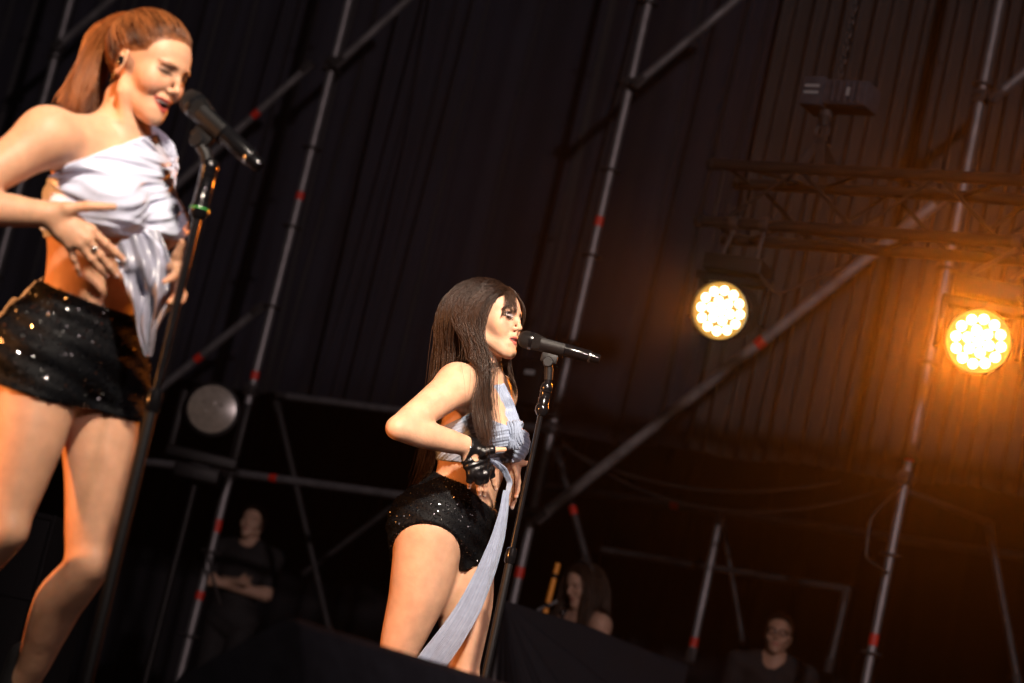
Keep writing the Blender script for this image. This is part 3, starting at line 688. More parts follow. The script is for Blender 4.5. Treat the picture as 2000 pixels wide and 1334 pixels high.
cable([wall(470, 880, -.06), wall(428, 980, -.1), wall(405, 1090, -.1), wall(430, 1180, -.06)], 'dark cable hanging along the left post near the crossed-arms man', .008)
for px, py, Z, lb in ((1408, 607, 10.15, 'left'), (1911, 667, 9.15, 'right')):
    c = at(px, py, Z); b = c+UPZ*.2+TB*.05; h = TC[2]+TE*((c-TC[2])@TE+.35); cable([b+TE*.1, b+TE*.22-UPZ*.08, h-UPZ*.05, h+UPZ*.0], 'black power cable from the %s lit lamp to the truss' % lb, .008, .02)
# ================================================================== singer with the ponytail (nearer)
SKIN = (.60, .32, .195)
def yawv(deg): y = math.radians(deg); return np.array([math.sin(y), -math.cos(y), 0]), np.array([math.cos(y), math.sin(y), 0])
def px_pts(l): return [at(*p) for p in l]
def snap(F, px, py, off, z0, z1):
    """first point along the sight line where the field is closer than off"""
    zs = np.linspace(z0, z1, 400); X = np.array([at(px, py, z) for z in zs]); d = F.ev(X); i = np.argmax(d < off); return X[i] if d[i] < off else X[-1]
def sequins(name, V, Q, parent, n, r, seed, tilt=.35, pred=None, fold=None):
    g = np.random.default_rng(seed); tri = V[Q]; a = tri[:, 1]-tri[:, 0]; b = tri[:, 3]-tri[:, 0]
    N = np.cross(tri[:, 2]-tri[:, 0], tri[:, 3]-tri[:, 1]); ar = np.linalg.norm(N, axis=1); N = N/(ar[:, None]+1e-12)
    if pred is not None: ar = ar*pred(tri.mean(1), N)
    f = g.choice(len(Q), n, p=ar/ar.sum()); uv = g.random((n, 2)); c = tri[f, 0]+a[f]*uv[:, :1]+b[f]*uv[:, 1:]; nn = N[f]
    nn = nn+g.normal(0, tilt, (n, 3)); nn /= np.linalg.norm(nn, axis=1, keepdims=True)
    t = np.cross(nn, g.normal(0, 1, (n, 3))); t /= np.linalg.norm(t, axis=1, keepdims=True); bt = np.cross(nn, t)
    c = c+N[f]*.0014; k = 4; q = np.arange(k)*2*math.pi/k
    r = r*(.75+.5*g.random((n, 1, 1))+1.1*(g.random((n, 1, 1)) < .06))
    P = c[:, None]+r*(np.cos(q)[None, :, None]*t[:, None]+np.sin(q)[None, :, None]*bt[:, None])
    o = meshobj(name, P.reshape(-1, 3), np.arange(n*k).reshape(n, k), M['sequin'], parent, smooth=False)
    return tag(o, kind='stuff')
def strands(name, paths, rad, mat_, parent, seed=1, taper=.35, tone=None, root=1.0):
    """paths (n, m, 3) -> thin three-sided hairs in one mesh"""
    g = np.random.default_rng(seed); sl = np.linalg.norm(np.diff(paths, axis=1), axis=2).max(1); ok = sl < 3*np.median(sl)+.004; paths = paths[ok]; n, m, _ = paths.shape
    if tone is not None: tone = tone[ok]
    t = np.gradient(paths, axis=1); t /= np.linalg.norm(t, axis=2, keepdims=True)+1e-9
    a = np.cross(t, np.array([.31, .83, .46])); a /= np.linalg.norm(a, axis=2, keepdims=True)+1e-9; b = np.cross(t, a)
    rr = rad*(.7+.6*g.random((n, 1)))*(np.linspace(1, taper, m)*np.clip(root+np.linspace(0, 4, m), 0, 1))[None]
    q = np.arange(3)*2*math.pi/3
    V = paths[:, :, None]+rr[:, :, None, None]*(np.cos(q)[None, None, :, None]*a[:, :, None]+np.sin(q)[None, None, :, None]*b[:, :, None])
    i = np.arange(n)[:, None, None]*m*3+np.arange(m-1)[None, :, None]*3; j = np.arange(3)[None, None]; k = (np.arange(3)+1)[None, None] % 3
    F = np.stack([i+j, i+k, i+3+k, i+3+j], -1).reshape(-1, 4)
    col = np.repeat(np.clip(g.normal(.42, .26, n) if tone is None else tone+g.normal(0, .13, n), 0, 1), m*3)
    return meshobj(name, V.reshape(-1, 3), F, mat_, parent, True, np.stack([col]*3, 1))
def push(F, P, off):
    sh = P.shape; X = P.reshape(-1, 3); d = F.ev(X); o = np.broadcast_to(off, sh[:-1]).reshape(-1); m = d < o
    if m.any(): X = X.copy(); X[m] += F.grad(X[m])*(o[m]-d[m])[:, None]
    return X.reshape(sh)
def smooth_paths(P, it=2):
    for _ in range(it): P = P.copy(); P[:, 1:-1] = .5*P[:, 1:-1]+.25*(P[:, :-2]+P[:, 2:])
    return P
def cloth(name, F, off, h, mat_, parent, region, wr=None, lo=None, hi=None, col=None):
    def fn(X, d):
        m = abs(d-off) < .03; o = d-off
        if not m.any(): return o
        X = X[m]; d = d[m]-off-(wr(X) if wr is not None else 0); r = region(X); k = .004; hh = np.clip(.5-.5*(d-r)/k, 0, 1); o[m] = d+(r-d)*hh+k*hh*(1-hh); return o
    V, Q = polygonise(F, h, lo, hi, fn, band=off+.008); V, Q = compact(V, Q)
    return meshobj(name, V, Q, mat_, parent), V, Q

def ribbon(name, pts, wdirs, widths, nu, folds, amp, mat_, parent, seed=0, th=.0015):
    pts = np.array(pts); m = 60; tt = np.linspace(0, 1, len(pts)); t = np.linspace(0, 1, m)
    def cat(a): a = np.asarray(a, float); return np.stack([np.interp(t, tt, a[:, i]) for i in range(a.shape[1])], 1)
    Pp = cat(pts); Wd = cat(wdirs); Wi = np.interp(t, tt, widths)
    for _ in range(4): Pp[1:-1] = .5*Pp[1:-1]+.25*(Pp[2:]+Pp[:-2])
    T_ = np.gradient(Pp, axis=0); T_ /= np.linalg.norm(T_, axis=1, keepdims=True)
    Wd -= T_*(Wd*T_).sum(1, keepdims=True); Wd /= np.linalg.norm(Wd, axis=1, keepdims=True); Nn = np.cross(T_, Wd)
    s = np.linspace(-1, 1, nu); V = []
    for side_ in (1, -1):
        for i in range(m):
            z = amp*np.sin(s*folds+2.5*np.sin(t[i]*5+seed))*(.4+.6*np.sin(math.pi*min(1, t[i]*1.15+.05)))+amp*.5*np.sin(s*folds*2.3+t[i]*4+seed)
            V.append(Pp[i]+Wd[i]*(s*Wi[i]*.5)[:, None]+Nn[i]*(z+side_*th*.5)[:, None])
    V = np.concatenate(V); F_ = []
    o = m*nu
    for i in range(m-1):
        for j in range(nu-1):
            a = i*nu+j; F_.append((a, a+1, a+nu+1, a+nu)); F_.append((o+a+nu, o+a+nu+1, o+a+1, o+a))
    for i in range(m-1):
        for j in (0, nu-1):
            a = i*nu+j; F_.append((a, a+nu, o+a+nu, o+a) if j == 0 else (o+a, o+a+nu, a+nu, a))
    return meshobj(name, V, F_, mat_, parent)

def singer_a():
    root = empty('person', at_z(120, 1340, 0.16)*[1, 1, 0], 'singer with auburn ponytail, pale satin wrap top and black sequin shorts at the left', 'person', 'singers on stage')
    fc, lc = yawv(56); fp, lp = yawv(52); up = np.array([0, 0, 1.0])
    N = at(238, 292, 4.93); Cc = at(207, 405, 4.95); Wa = at(178, 560, 4.95); P = at(148, 690, 4.97)
    shN = at(92, 268, 4.80); shF = at(282, 318, 5.07)
    F = Field()
    add_torso(F, N, Cc, Wa, P, fc, lc, fp, lp, 1.03, .98)
    # shoulders, trapezius, collar bones, neck
    F.cone(shN, shF, .050, .048, .05, 'torso', np.array([0, 0, 1.]), 1.05)
    nt_ = at(244, 195, 4.95)
    F.cone(N-up*.03, nt_, .048, .042, .03, 'neck')
    for s in (shN, shF): F.cone(N+up*.02-fc*.012, s+up*.018-fc*.005, .034, .03, .04, 'torso')
    for s in (shN, shF): F.cone(N+fc*.038-up*.022, s+fc*.02+up*.024, .0085, .008, .016, 'torso')
    F.cone(N+fc*.035-up*.02+lc*.0, at(240, 180, 4.885), .012, .013, .022, 'neck')
    # arms
    el = at(-108, 398, 4.68); wr_ = at(100, 419, 4.755)
    mid = el*.66+wr_*.34
    add_limb(F, [shN, shN*.62+el*.38, el*.9+shN*.1, el, mid, el*.25+wr_*.75, wr_], [.053, .046, .0375, .0375, .0385, .030, .0235], 'arm', .04)
    F.ball(el-nrm(mid-el)*.006-up*.004, .034, .012, 'arm')
    el2 = at(290, 500, 5.24); wr2 = at(322, 590, 4.95)
    add_limb(F, [shF, shF*.5+el2*.5, el2, el2*.65+wr2*.35, wr2], [.05, .042, .036, .036, .024], 'arm_far', .04)
    # near hand on the belly
    def n_(l): return [at(*q) for q in l]
    tors = F.sel(['torso'])
    zz = 4.785
    kn = n_([(178, 449, 4.765), (170, 466, 4.752), (155, 476, 4.75), (136, 478, 4.755)])
    tp = n_([(242, 508, 4.80), (227, 538, 4.80), (208, 538, 4.795), (155, 536, 4.79)])
    hb = add_hand(F, wr_, kn, tp, n_([(130, 408, 4.745), (172, 403, 4.745), (222, 404, 4.752)]), -FW, (.06, .08, .09, .08), 1.0, 'hand')
    # far hand: open, thumb up, fingers towards us beside the stand
    kn2 = n_([(345, 522, 4.82), (351, 545, 4.815), (347, 563, 4.82), (338, 578, 4.83)])
    tp2 = n_([(322, 550, 4.75), (332, 590, 4.74), (349, 592, 4.75), (341, 606, 4.78)])
    add_hand(F, wr2*.6+at(338, 560, 4.85)*.4, kn2, tp2, n_([(339, 522, 4.825), (346, 498, 4.815), (356, 473, 4.805)]), RT, (.12, .12, .12, .1), .95, 'hand_far')
    # legs
    hN = P+lp*-.088-up*.05; hF = P+lp*.088-up*.05
    kN = at(8, 1035, 4.80); aN = at(-175, 1262, 5.05)
    kF = at(172, 1100, 4.96); aF = at(40, 1345, 5.17)
    for h_, k_, a_, g, m_ in ((hN, kN, aN, 'leg', 1.0), (hF, kF, aF, 'leg_far', .97)):
        d = nrm(a_-k_); back = -fp; L_ = a_-k_
        F.chain([h_, h_*.55+k_*.45+fp*.012, h_*.15+k_*.85, k_+d*.02, k_+L_*.3+back*.022, k_+L_*.55+back*.014, k_+L_*.8, a_], [.094*m_, .074*m_, .0535*m_, .048*m_, .0535*m_, .046*m_, .036*m_, .032*m_], .05, g, curve=.7)
        F.ball(k_+fp*.016-d*.004, .036, .018, g)
    add_foot(F, aN, fp); add_foot(F, aF, fp)
    # head
    H = head_frame(at(280, 138, 4.93), 63, 14, -4, .95)
    add_head(F, H, mouth=13, smile=1.4, nose=.975, chin=4, jaw=41)
    hl = lambda x, y, z: ((x < 72-.0062*y*y+.14*(z-60)) & (z > 24+np.clip(x-8, 0, None)*.45) & (x > -14)) | ((x <= -14) & (z > -42+np.clip(x+40, 0, None)*2.6))
    def skincol(X):
        c = face_colour(X, H, SKIN, lips=(.36, .06, .05), brow=(.16, .06, .03), lidc=(.02, .010, .008), lidr=1.15, liner=(.012, .006, .006), blush=(.66, .25, .16), hair=(.2, .07, .025), hairline=hl, smile=1.4, g=13)  # lids coloured extra dark: make-up plus painted shade of the sockets
        d = F.sel(['boot']).ev(X); b = (d < .0015)
        nd = np.min([np.linalg.norm(X-t, axis=1) for t in tp], axis=0); c[nd < .0075] = (.74, .52, .44)
        return c
    bb = F.sel(['head']).bounds(.006); hands = F.sel(['hand']).bounds(.004); h2 = F.sel(['hand_far']).bounds(.004)
    SK = F.sel(['boot'], False)
    V, Q = body_mesh(SK, .0056, [(bb[0], bb[1], .0022), (hands[0], hands[1], .0022), (h2[0], h2[1], .0024)])
    body = meshobj('body', V, Q, M['skin'], root, True, skincol(V)); tag(body, 'bare skin of the ponytailed singer')
    V, Q = polygonise(F.sel(['boot']), .005); bo = meshobj('ankle_boots', V, Q, M['black_matte'], root)
    # ---------------- satin top: bandeau wrapped over the bust, one shoulder strap over the far side
    UA = Field().chain([shN, shN*.62+el*.38, el*.9+shN*.1], [.053, .046, .0375], .04, 'arm', curve=.35); T = F.sel(['torso', 'neck', 'arm_far']); T.P = T.P+UA.P; ARM = UA
    upc = nrm(Cc-Wa)
    # work in image-like body coordinates: s = distance to upper edge plane
    e1, e2, e3 = at(78, 352, 4.83), at(268, 268, 4.87), at(330, 350, 5.15)
    n1 = nrm(np.cross(e2-e1, np.array(FW))); n1 = n1 if n1@upc > 0 else -n1
    n1 = nrm(n1-.0*fc)
    lowA, lowB = at(95, 462, 4.85), at(335, 470, 4.95)
    n2 = nrm(np.cross(lowB-lowA, FW)); n2 = n2 if n2@upc > 0 else -n2
    side = nrm(np.cross(upc, FW)); 
    def wr_top(X):
        q = X-shF; a = (X-Cc)@upc; r = np.sqrt((q**2).sum(1)); an = np.arctan2(q@upc, -(q@(fc*.5-lc*.85)))
        up_ = np.clip((a+.05)/.06, 0, 1)
        f1 = .0026*np.sin(an*29+1.2*np.sin(r*24))+.0020*np.sin(an*61+2.0*np.sin(r*30+1))
        f2 = .0028*np.sin(a*235+2.2*np.sin((X-Cc)@lc*18+(X-Cc)@fc*10))+.0015*np.sin(a*420+2*np.sin((X-Cc)@lc*25))
        return f1*up_+f2*(1-up_)
    def reg_top(X):
        a = (X-e1)@n1; b = -(X-lowA)@n2
        xs = (X-N)@lc
        neckc = .062-np.sqrt((((X-N)-np.outer((X-N)@upc, upc))**2).sum(1))
        strap = np.maximum(np.maximum(a-.2, -(X-shF+lc*.075)@lc), neckc)   # goes over the far shoulder
        armF = .035-np.sqrt(((X-shF-lc*.015)**2).sum(1))
        b = np.maximum(b, (X-shF-lc*.11)@lc)
        return np.maximum(np.maximum(np.minimum(a, strap), b), .016-ARM.ev(X))
    topo, V, Q = cloth('satin_top', T, .0075, .0036, M['satin'], root, reg_top, wr_top)
    # ---------------- shorts
    LG = F.sel(['torso', 'leg', 'leg_far'])
    wA, wB = at(70, 546, 4.88), at(268, 622, 4.93); nW = nrm(np.cross(wB-wA, FW)); nW = nW if nW[2] > 0 else -nW
    def hem(a, b): n = nrm(np.cross(b-a, FW)); return a, (n if n[2] > 0 else -n)
    hA, hN_ = hem(at(0, 752, 4.8), at(284, 826, 5.0))
    def reg_sh(X): return np.maximum((X-wA)@nW, -(X-hA)@hN_)
    def wr_sh(X): q = X-P; return .0035*np.sin(q[:, 2]*120+q@lp*20+3*np.sin(q@fp*15))+.0025*np.sin(q[:, 2]*60-q@fp*40)
    sh, V, Q = cloth('sequin_shorts', LG, .010, .005, M['shorts'], root, reg_sh, wr_sh)
    sequins('sequins', V, Q, sh, 22000, .0018, 3, .44)
    # ---------------- satin tail hanging from the knot down the front
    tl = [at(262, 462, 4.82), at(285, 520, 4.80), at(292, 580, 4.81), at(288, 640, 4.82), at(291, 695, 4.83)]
    ribbon('satin_tail', tl, [RT, RT+FW*.2, RT, RT-FW*.3, RT], [.10, .10, .08, .05, .012], 41, 4.6, .012, M['satin_shaded'], root, 1)
    tl = [at(262, 470, 4.83), at(292, 500, 4.83), at(318, 545, 4.84), at(312, 600, 4.85), at(298, 640, 4.84)]
    ribbon('satin_tail', tl, [RT+UP*.4]*5, [.07, .07, .05, .04, .02], 25, 5, .008, M['satin'], root, 4)
    tl = [at(80, 546, 5.02), at(45, 580, 5.06), at(15, 620, 5.08), at(-10, 690, 5.08)]
    ribbon('satin_tail', tl, [RT+UP*.8]*4, [.03, .04, .04, .03], 17, 5, .004, M['satin'], root, 2)
    # ---------------- hair
    hd = F.sel(['head', 'neck', 'torso', 'arm'])
    g = np.random.default_rng(11)
    anch = H(-78, 0, 100); n = 4600
    u = g.normal(0, 1, (n*6, 3)); u /= np.linalg.norm(u, axis=1, keepdims=True)
    root_p = H(-8, 0, 44)+(u*np.array([90, 71, 80])*.001)@H.R
    L = H.loc(root_p); fore = H(38, 0, 42)+(u*np.array([52, 60, 50])*.001)@H.R
    cand = np.concatenate([root_p, fore]); d = hd.ev(cand); cand = cand-hd.grad(cand)*d[:, None]
    L = H.loc(cand); k = hl(L[:, 0], L[:, 1], L[:, 2]) & (np.abs(hd.ev(cand)) < .002) & (L[:, 2] > -44); cand = cand[k][:n]
    t = np.linspace(0, 1, 16)[None, :, None]
    Pth = cand[:, None]*(1-t)+anch*t
    ctr = H(-8, 0, 44)
    bul = Pth-ctr; Pth = ctr+bul/np.linalg.norm(bul, axis=2, keepdims=True)*.1
    for _ in range(3):
        dd = hd.ev(Pth.reshape(-1, 3)).reshape(Pth.shape[:2]); gg = hd.grad(Pth.reshape(-1, 3)).reshape(Pth.shape)
        lift = (.003+.010*np.sin(np.pi*np.clip(t[..., 0], 0, 1))**.7)*(.55+.45*g.random((len(Pth), 1)))
        Pth = Pth-gg*(dd-lift)[..., None]
    Pth[:, 0] = cand
    Pth = smooth_paths(Pth, 3); Pth = Pth*(1-t**6)+anch*t**6
    Lq = H.loc(Pth[:, 0]); strands('hair', Pth, .0008, M['hair_red'], root, 5, .8, .40+.24*np.sin(Lq[:, 1]*.33+Lq[:, 2]*.21)+.16*np.sin(Lq[:, 2]*.7), .12)
    # ponytail
    n = 2800
    bk = -H.f; guide = np.array([anch, H(-104, 0, 112), H(-128, -8, 84), at(176, 130, 5.0), at(148, 182, 4.98), at(128, 225, 4.95)])
    guide = np.array([anch, at(216, 54, 4.99), at(200, 86, 5.0), at(182, 127, 5.0), at(164, 174, 4.98), at(148, 222, 4.95)])
    tt = np.linspace(0, 1, 6); ts = np.linspace(0, 1, 18); G = np.stack([np.interp(ts, tt, guide[:, i]) for i in range(3)], 1)
    for _ in range(4): G[1:-1] = .5*G[1:-1]+.25*(G[2:]+G[:-2])
    nl = 26; lk = g.integers(0, nl, n); lc_ = g.normal(0, 1, (nl, 3)); lc_ *= (g.random((nl, 1))**.45)/np.linalg.norm(lc_, axis=1, keepdims=True); o2 = lc_[lk]+g.normal(0, .16, (n, 3))
    wid = np.interp(ts, [0, .12, .35, .7, 1], [.012, .020, .033, .040, .036])
    Pt = G[None]+o2[:, None]*wid[None, :, None]
    lw = g.normal(0, 1, (nl, 3))*.008; lp_ = g.random(nl)*6
    Pt += lw[lk][:, None]*np.sin(ts[None]*9+lp_[lk][:, None])[..., None]*ts[None, :, None]
    tone = g.normal(.42, .32, nl)[lk]
    ln = (.78+.22*g.random(n)); Pt = np.stack([np.stack([np.interp(ts*l, ts, q[:, i]) for i in range(3)], 1) for q, l in zip(Pt, ln)])
    Pt = push(hd.sel(['torso', 'arm', 'neck']), Pt, .004)
    strands('ponytail', Pt, .0008, M['hair_red'], root, 6, .4, tone)
    mb = MB(); mb.lathe(anch-nrm(G[3]-G[0])*.004, nrm(G[2]-G[0]), [(0, .015), (.004, .019), (.012, .019), (.016, .015)], 16); mb.build('hair_tie', M['hair_plain'], root)
    # teeth, in-ear monitor, earring, ring
    V = []; mb = MB()
    for q in range(-5, 6):
        a = q*.17; c = H(66+24*math.cos(a), 27*math.sin(a), -45.5); ax = np.stack([H.f*math.cos(a)+H.l*math.sin(a), -H.f*math.sin(a)+H.l*math.cos(a), H.u])
        mb.box(c, ax, (.002, .0022 if abs(q) > 1 else .0028, .0042), .0009)
    mb.build('teeth', M['teeth'], root)
    mb = MB(); mb.lathe(H(-4, -66, -4), -H.l, [(0, .006), (.006, .009), (.012, .008), (.015, .004)], 14); mb.box(H(-4, -80, -2), H.R, (.006, .003, .009), .002); mb.build('earpiece', M['black_gloss'], root)
    mb = MB(); mb.lathe(H(-9, -73, -36), -H.l, [(0, .0015), (.002, .0025), (.004, .001)], 8); mb.tube([H(-9, -74, -36), H(-9, -74, -44), H(-10, -74, -52)], .0006, 6); mb.build('earring', M['gold'], root)
    k, p1, p2, t_ = hb[1]; ax = nrm(p1-k); c = k+(p1-k)*.62
    mb = MB(); q = np.linspace(0, 2*math.pi, 25); e = nrm(np.cross(ax, FW)); e2_ = np.cross(ax, e)
    mb.tube([c+.0098*(math.cos(a)*e+math.sin(a)*e2_) for a in q], .0016, 8, False); mb.ell = None
    mb.lathe(c-FW*.009, -FW, [(0, .005), (.002, .0062), (.0045, .004), (.0055, .001)], 10); mb.build('ring', M['silver'], root)
    return root, H, F
SA, HA, FA = singer_a()
# ================================================================== singer with long dark hair (farther, in focus)
def singer_b():
    root = empty('person', at_z(850, 1560, 0.0)*[1, 1, 0], 'singer with long dark hair, fringe and leather glove at the middle mic', 'person', 'singers on stage')
    fc, lc = yawv(68); fp, lp = yawv(62); up = np.array([0, 0, 1.0])
    SK2 = (.62, .35, .225)
    N = at(945, 752, 7.0); Cc = at(927, 840, 7.0); Wa = at(922, 922, 7.0); P = at(884, 1012, 7.0)
    shN = at(893, 752, 6.845); shF = at(972, 772, 7.15)
    F = Field()
    add_torso(F, N, Cc, Wa, P, fc, lc, fp, lp, 1.06, .98)
    F.cone(shN, shF, .050, .048, .05, 'torso')
    nt_ = at(950, 700, 7.0)
    F.cone(N-up*.03, nt_, .050, .044, .03, 'neck')
    for s in (shN, shF): F.cone(N+up*.02-fc*.012, s+up*.016-fc*.005, .034, .03, .04, 'torso')
    for s in (shN, shF): F.cone(N+fc*.038-up*.022, s+fc*.02+up*.024, .0085, .008, .016, 'torso')
    # near arm
    el = at(781, 836, 6.64); wr_ = at(916, 872, 6.775)
    add_limb(F, [shN, shN*.62+el*.38, el*.88+shN*.12, el, el*.68+wr_*.32, el*.25+wr_*.75, wr_], [.055, .050, .040, .036, .0405, .033, .026], 'arm', .04)
    F.ball(el-nrm(wr_-el)*.012-nrm(shN-el)*.006, .027, .016, 'arm')
    # far arm
    el2 = at(975, 870, 7.33); wr2 = at(1000, 905, 7.07)
    add_limb(F, [shF, shF*.5+el2*.5, el2, el2*.65+wr2*.35, wr2], [.05, .043, .036, .036, .024], 'arm_far', .04)
    def n_(l): return [at(*q) for q in l]
    kn = n_([(957, 915, 6.795), (948, 925, 6.775), (934, 927, 6.765), (919, 925, 6.765)])
    tp = n_([(968, 955, 6.82), (946, 967, 6.80), (936, 965, 6.79), (916, 952, 6.785)])
    hb = add_hand(F, wr_, kn, tp, n_([(942, 882, 6.765), (962, 879, 6.765), (985, 878, 6.77)]), -FW, (.05, .06, .07, .06), .98, 'hand')
    kn2 = n_([(1010, 925, 7.04), (1006, 935, 7.05), (1001, 938, 7.06), (996, 938, 7.07)])
    tp2 = n_([(1006, 968, 6.99), (1001, 988, 7.0), (994, 988, 7.02), (991, 975, 7.05)])
    kn2 = n_([(1010, 918, 7.02), (1007, 930, 7.03), (1002, 936, 7.04), (996, 938, 7.05)])
    tp2 = n_([(1008, 970, 6.98), (1000, 992, 7.0), (994, 986, 7.02), (989, 975, 7.05)])
    hb2 = add_hand(F, wr2, kn2, tp2, n_([(1008, 905, 7.03), (1020, 905, 7.02), (1036, 905, 7.01)]), RT, (.05, .05, .05, .05), .95, 'hand_far')
    # legs
    hN = P+lp*-.088-up*.06; hF = P+lp*.088-up*.06
    kN = at(775, 1290, 6.93); aN = at(690, 1560, 7.05); aN[2] = .10
    kF = at(900, 1325, 6.99); aF = at(850, 1600, 7.2); aF[2] = .10
    for h_, k_, a_, g, m_ in ((hN-fp*.012, kN, aN, 'leg', 1.07), (hF, kF, aF, 'leg_far', 1.02)):
        d = nrm(a_-k_); back = -fp; L_ = a_-k_
        F.chain([h_, h_*.55+k_*.45+fp*.012, h_*.15+k_*.85, k_+d*.02, k_+L_*.3+back*.022, k_+L_*.55+back*.014, k_+L_*.8, a_], [.095*m_, .080*m_, .058*m_, .050*m_, .0545*m_, .047*m_, .037*m_, .033*m_], .05, g, curve=.7)
        F.ball(k_+fp*.016-d*.004, .038, .018, g)
    add_foot(F, aN, fp); add_foot(F, aF, fp)
    H = head_frame(at(953, 633, 7.0), 61, -8, -3)
    add_head(F, H, mouth=6.5, smile=0.0, lid=1.0, nose=.965)
    hl = lambda x, y, z: ((x < 76-.006*y*y+.1*(z-60)) & (z > 30+np.clip(x-8, 0, None)*.4) & (x > -14)) | ((x <= -14) & (z > -48))
    def skincol(X):
        c = face_colour(X, H, SK2, lips=(.40, .10, .085), brow=(.035, .018, .012), lidc=(.42, .40, .42), liner=(.012, .008, .008), blush=(.66, .28, .2), hair=(.02, .011, .008), hairline=hl, g=6.5)
        nd = np.min([np.linalg.norm(X-t, axis=1) for t in tp+tp2], axis=0); c[nd < .0072] = (.78, .55, .46)
        return c
    bb = F.sel(['head']).bounds(.006); hands = F.sel(['hand']).bounds(.004); h2 = F.sel(['hand_far']).bounds(.004)
    V, Q = body_mesh(F.sel(['boot'], False), .0056, [(bb[0], bb[1], .0022), (hands[0], hands[1], .0024), (h2[0], h2[1], .0026)])
    body = meshobj('body', V, Q, M['skin'], root, True, skincol(V)); tag(body, 'bare skin of the long-haired singer')
    V, Q = polygonise(F.sel(['boot']), .005); meshobj('ankle_boots', V, Q, M['black_matte'], root)
    # ---------------- pleated wrap top
    UA = Field().chain([shN, shN*.62+el*.38, el*.88+shN*.12], [.055, .050, .040], .04, 'arm', curve=.35); T = F.sel(['torso', 'arm_far']); T.P = T.P+UA.P; ARM = UA; upc = nrm(Cc-Wa)
    def plane(a, b, flip=1):
        n = nrm(np.cross(b-a, FW)); n = n if n@upc > 0 else -n; return a, n
    tA, tN = plane(at(858, 836, 6.9), at(950, 790, 6.9))          # upper edge on the near side, rising to the front
    bA, bN = plane(at(850, 900, 6.9), at(945, 905, 6.9))          # lower edge on the near side
    vA, vN = plane(at(925, 806, 6.9), at(1012, 838, 6.9))
    def wr_b(X):
        q = X-Cc; a = q@upc; b = np.arctan2(q@lc, q@fc)
        ph = a*1.0-.028*np.cos(b*1.3+.4)*2
        return .0018*np.sin(ph*620)+.0012*np.sin(ph*250+2*np.sin(b*3))
    def reg_b(X):
        up_ = (X-tA)@tN; lo = -(X-bA)@bN
        q = X-Cc; mid = q@lc
        # cut-out at the front below the knot, both sides wrap up to the knot
        d = np.maximum(np.maximum(np.maximum(up_, lo), (X-vA)@vN), .012-ARM.ev(X)); d = np.maximum(d, (X-shF-lc*.045)@lc)
        return d
    topo, V, Q = cloth('pleated_top', T, .0055, .0035, M['pleat'], root, reg_b, wr_b)
    ln = lambda l: [at(*q) for q in l]
    # strap from the knot up over the far shoulder, knot, loop across the belly, long scarf
    TN = F.sel(['torso', 'neck', 'arm_far'])
    sp = [at(1003, 850, 6.90)]+[snap(TN, x, y, .005, 6.75, 7.3) for x, y in ((1000, 825), (994, 800), (986, 780), (978, 763), (971, 752))]
    sp += [sp[-1]+np.array([-.02, .05, .006]), sp[-1]+np.array([-.05, .10, -.03])]
    ribbon('shoulder_strap', sp, [RT+FW*.5]*8, [.05, .05, .046, .044, .042, .042, .042, .04], 41, 26, .0016, M['pleat'], root, 1)
    for i, (c, r, ax) in enumerate([((1006, 846, 6.885), .030, (.7, 1, 1.5)), ((1003, 862, 6.885), .026, (1, 1, 1.1)), ((1010, 836, 6.89), .02, (1, 1, 1.2))]):
        mb = MB(); o = at(*c)
        for t in range(7):
            a = t/6*math.pi-math.pi/2; q = np.linspace(0, 2*math.pi, 21)
            e1 = nrm(UP+RT*.15*(i-1)); e2 = nrm(np.cross(e1, FW)); 
            rr = r*(.62+.38*math.cos(a*.8)); dep = -FW*.012*math.cos(a)*1.0
            mb.tube([o+dep+e2*(r*.5*math.sin(a))+e1*r*ax[2]*math.sin(u)*.75+(-FW)*r*.55*math.cos(u)+e2*.003*math.sin(2*u+t) for u in q], .0042, 6, False)
        mb.build('knot', M['pleat'], root)
    ribbon('belly_loop', ln([(950, 900, 6.80), (968, 904, 6.825), (985, 918, 6.855), (996, 942, 6.875), (990, 968, 6.872)]), [UP-RT*.6, UP-RT*.3, UP*.3+RT, RT, RT], [.014, .016, .018, .016, .012], 25, 20, .0014, M['pleat'], root, 2)
    ribbon('scarf', ln([(989, 958, 6.862), (984, 1000, 6.855), (973, 1050, 6.85), (950, 1115, 6.84), (918, 1185, 6.83), (880, 1245, 6.82), (842, 1295, 6.82), (795, 1352, 6.84), (765, 1400, 6.86)]), [RT, RT, RT+UP*.2, RT+UP*.3, RT+UP*.4, RT+UP*.5, RT+UP*.6, RT+UP*.6, RT+UP*.6], [.018, .026, .039, .054, .067, .077, .083, .085, .085], 91, 60, .0016, M['pleat'], root, 3)
    # ---------------- sequin shorts
    LG = F.sel(['torso', 'leg', 'leg_far'])
    w1, n1 = plane(at(845, 922, 6.9), at(905, 945, 6.9)); w2, n2 = plane(at(905, 945, 6.9), at(978, 1012, 6.9))
    h1 = at(765, 1030, 6.9)
    def reg_s(X):
        top = np.maximum((X-w1)@n1, (X-w2)@n2)
        # leg openings: cut by planes that rise to the outer hip
        r = top
        for q, hp in ((-1, hN), (1, hF)):
            o = hp+lp*q*.09+up*.030; nn = nrm(np.array([0, 0, 1.])*1.0-lp*q*.62-fp*.38)
            sd = (X-P)@(lp*q)
            cut = -(X-(hp-up*.052+fp*.02))@nn
            r = np.maximum(r, np.where(sd > -.012, cut, -1))
        r = np.maximum(r, -(X-(P-up*.185))@up)
        return r
    def wr_s(X): q = X-P; return .0018*np.sin(q[:, 2]*150+q@lp*30+3*np.sin(q@fp*15))
    sh, V, Q = cloth('sequin_shorts', LG, .009, .0045, M['shorts'], root, reg_s, wr_s)
    sequins('sequins', V, Q, sh, 26000, .0017, 5, .36)
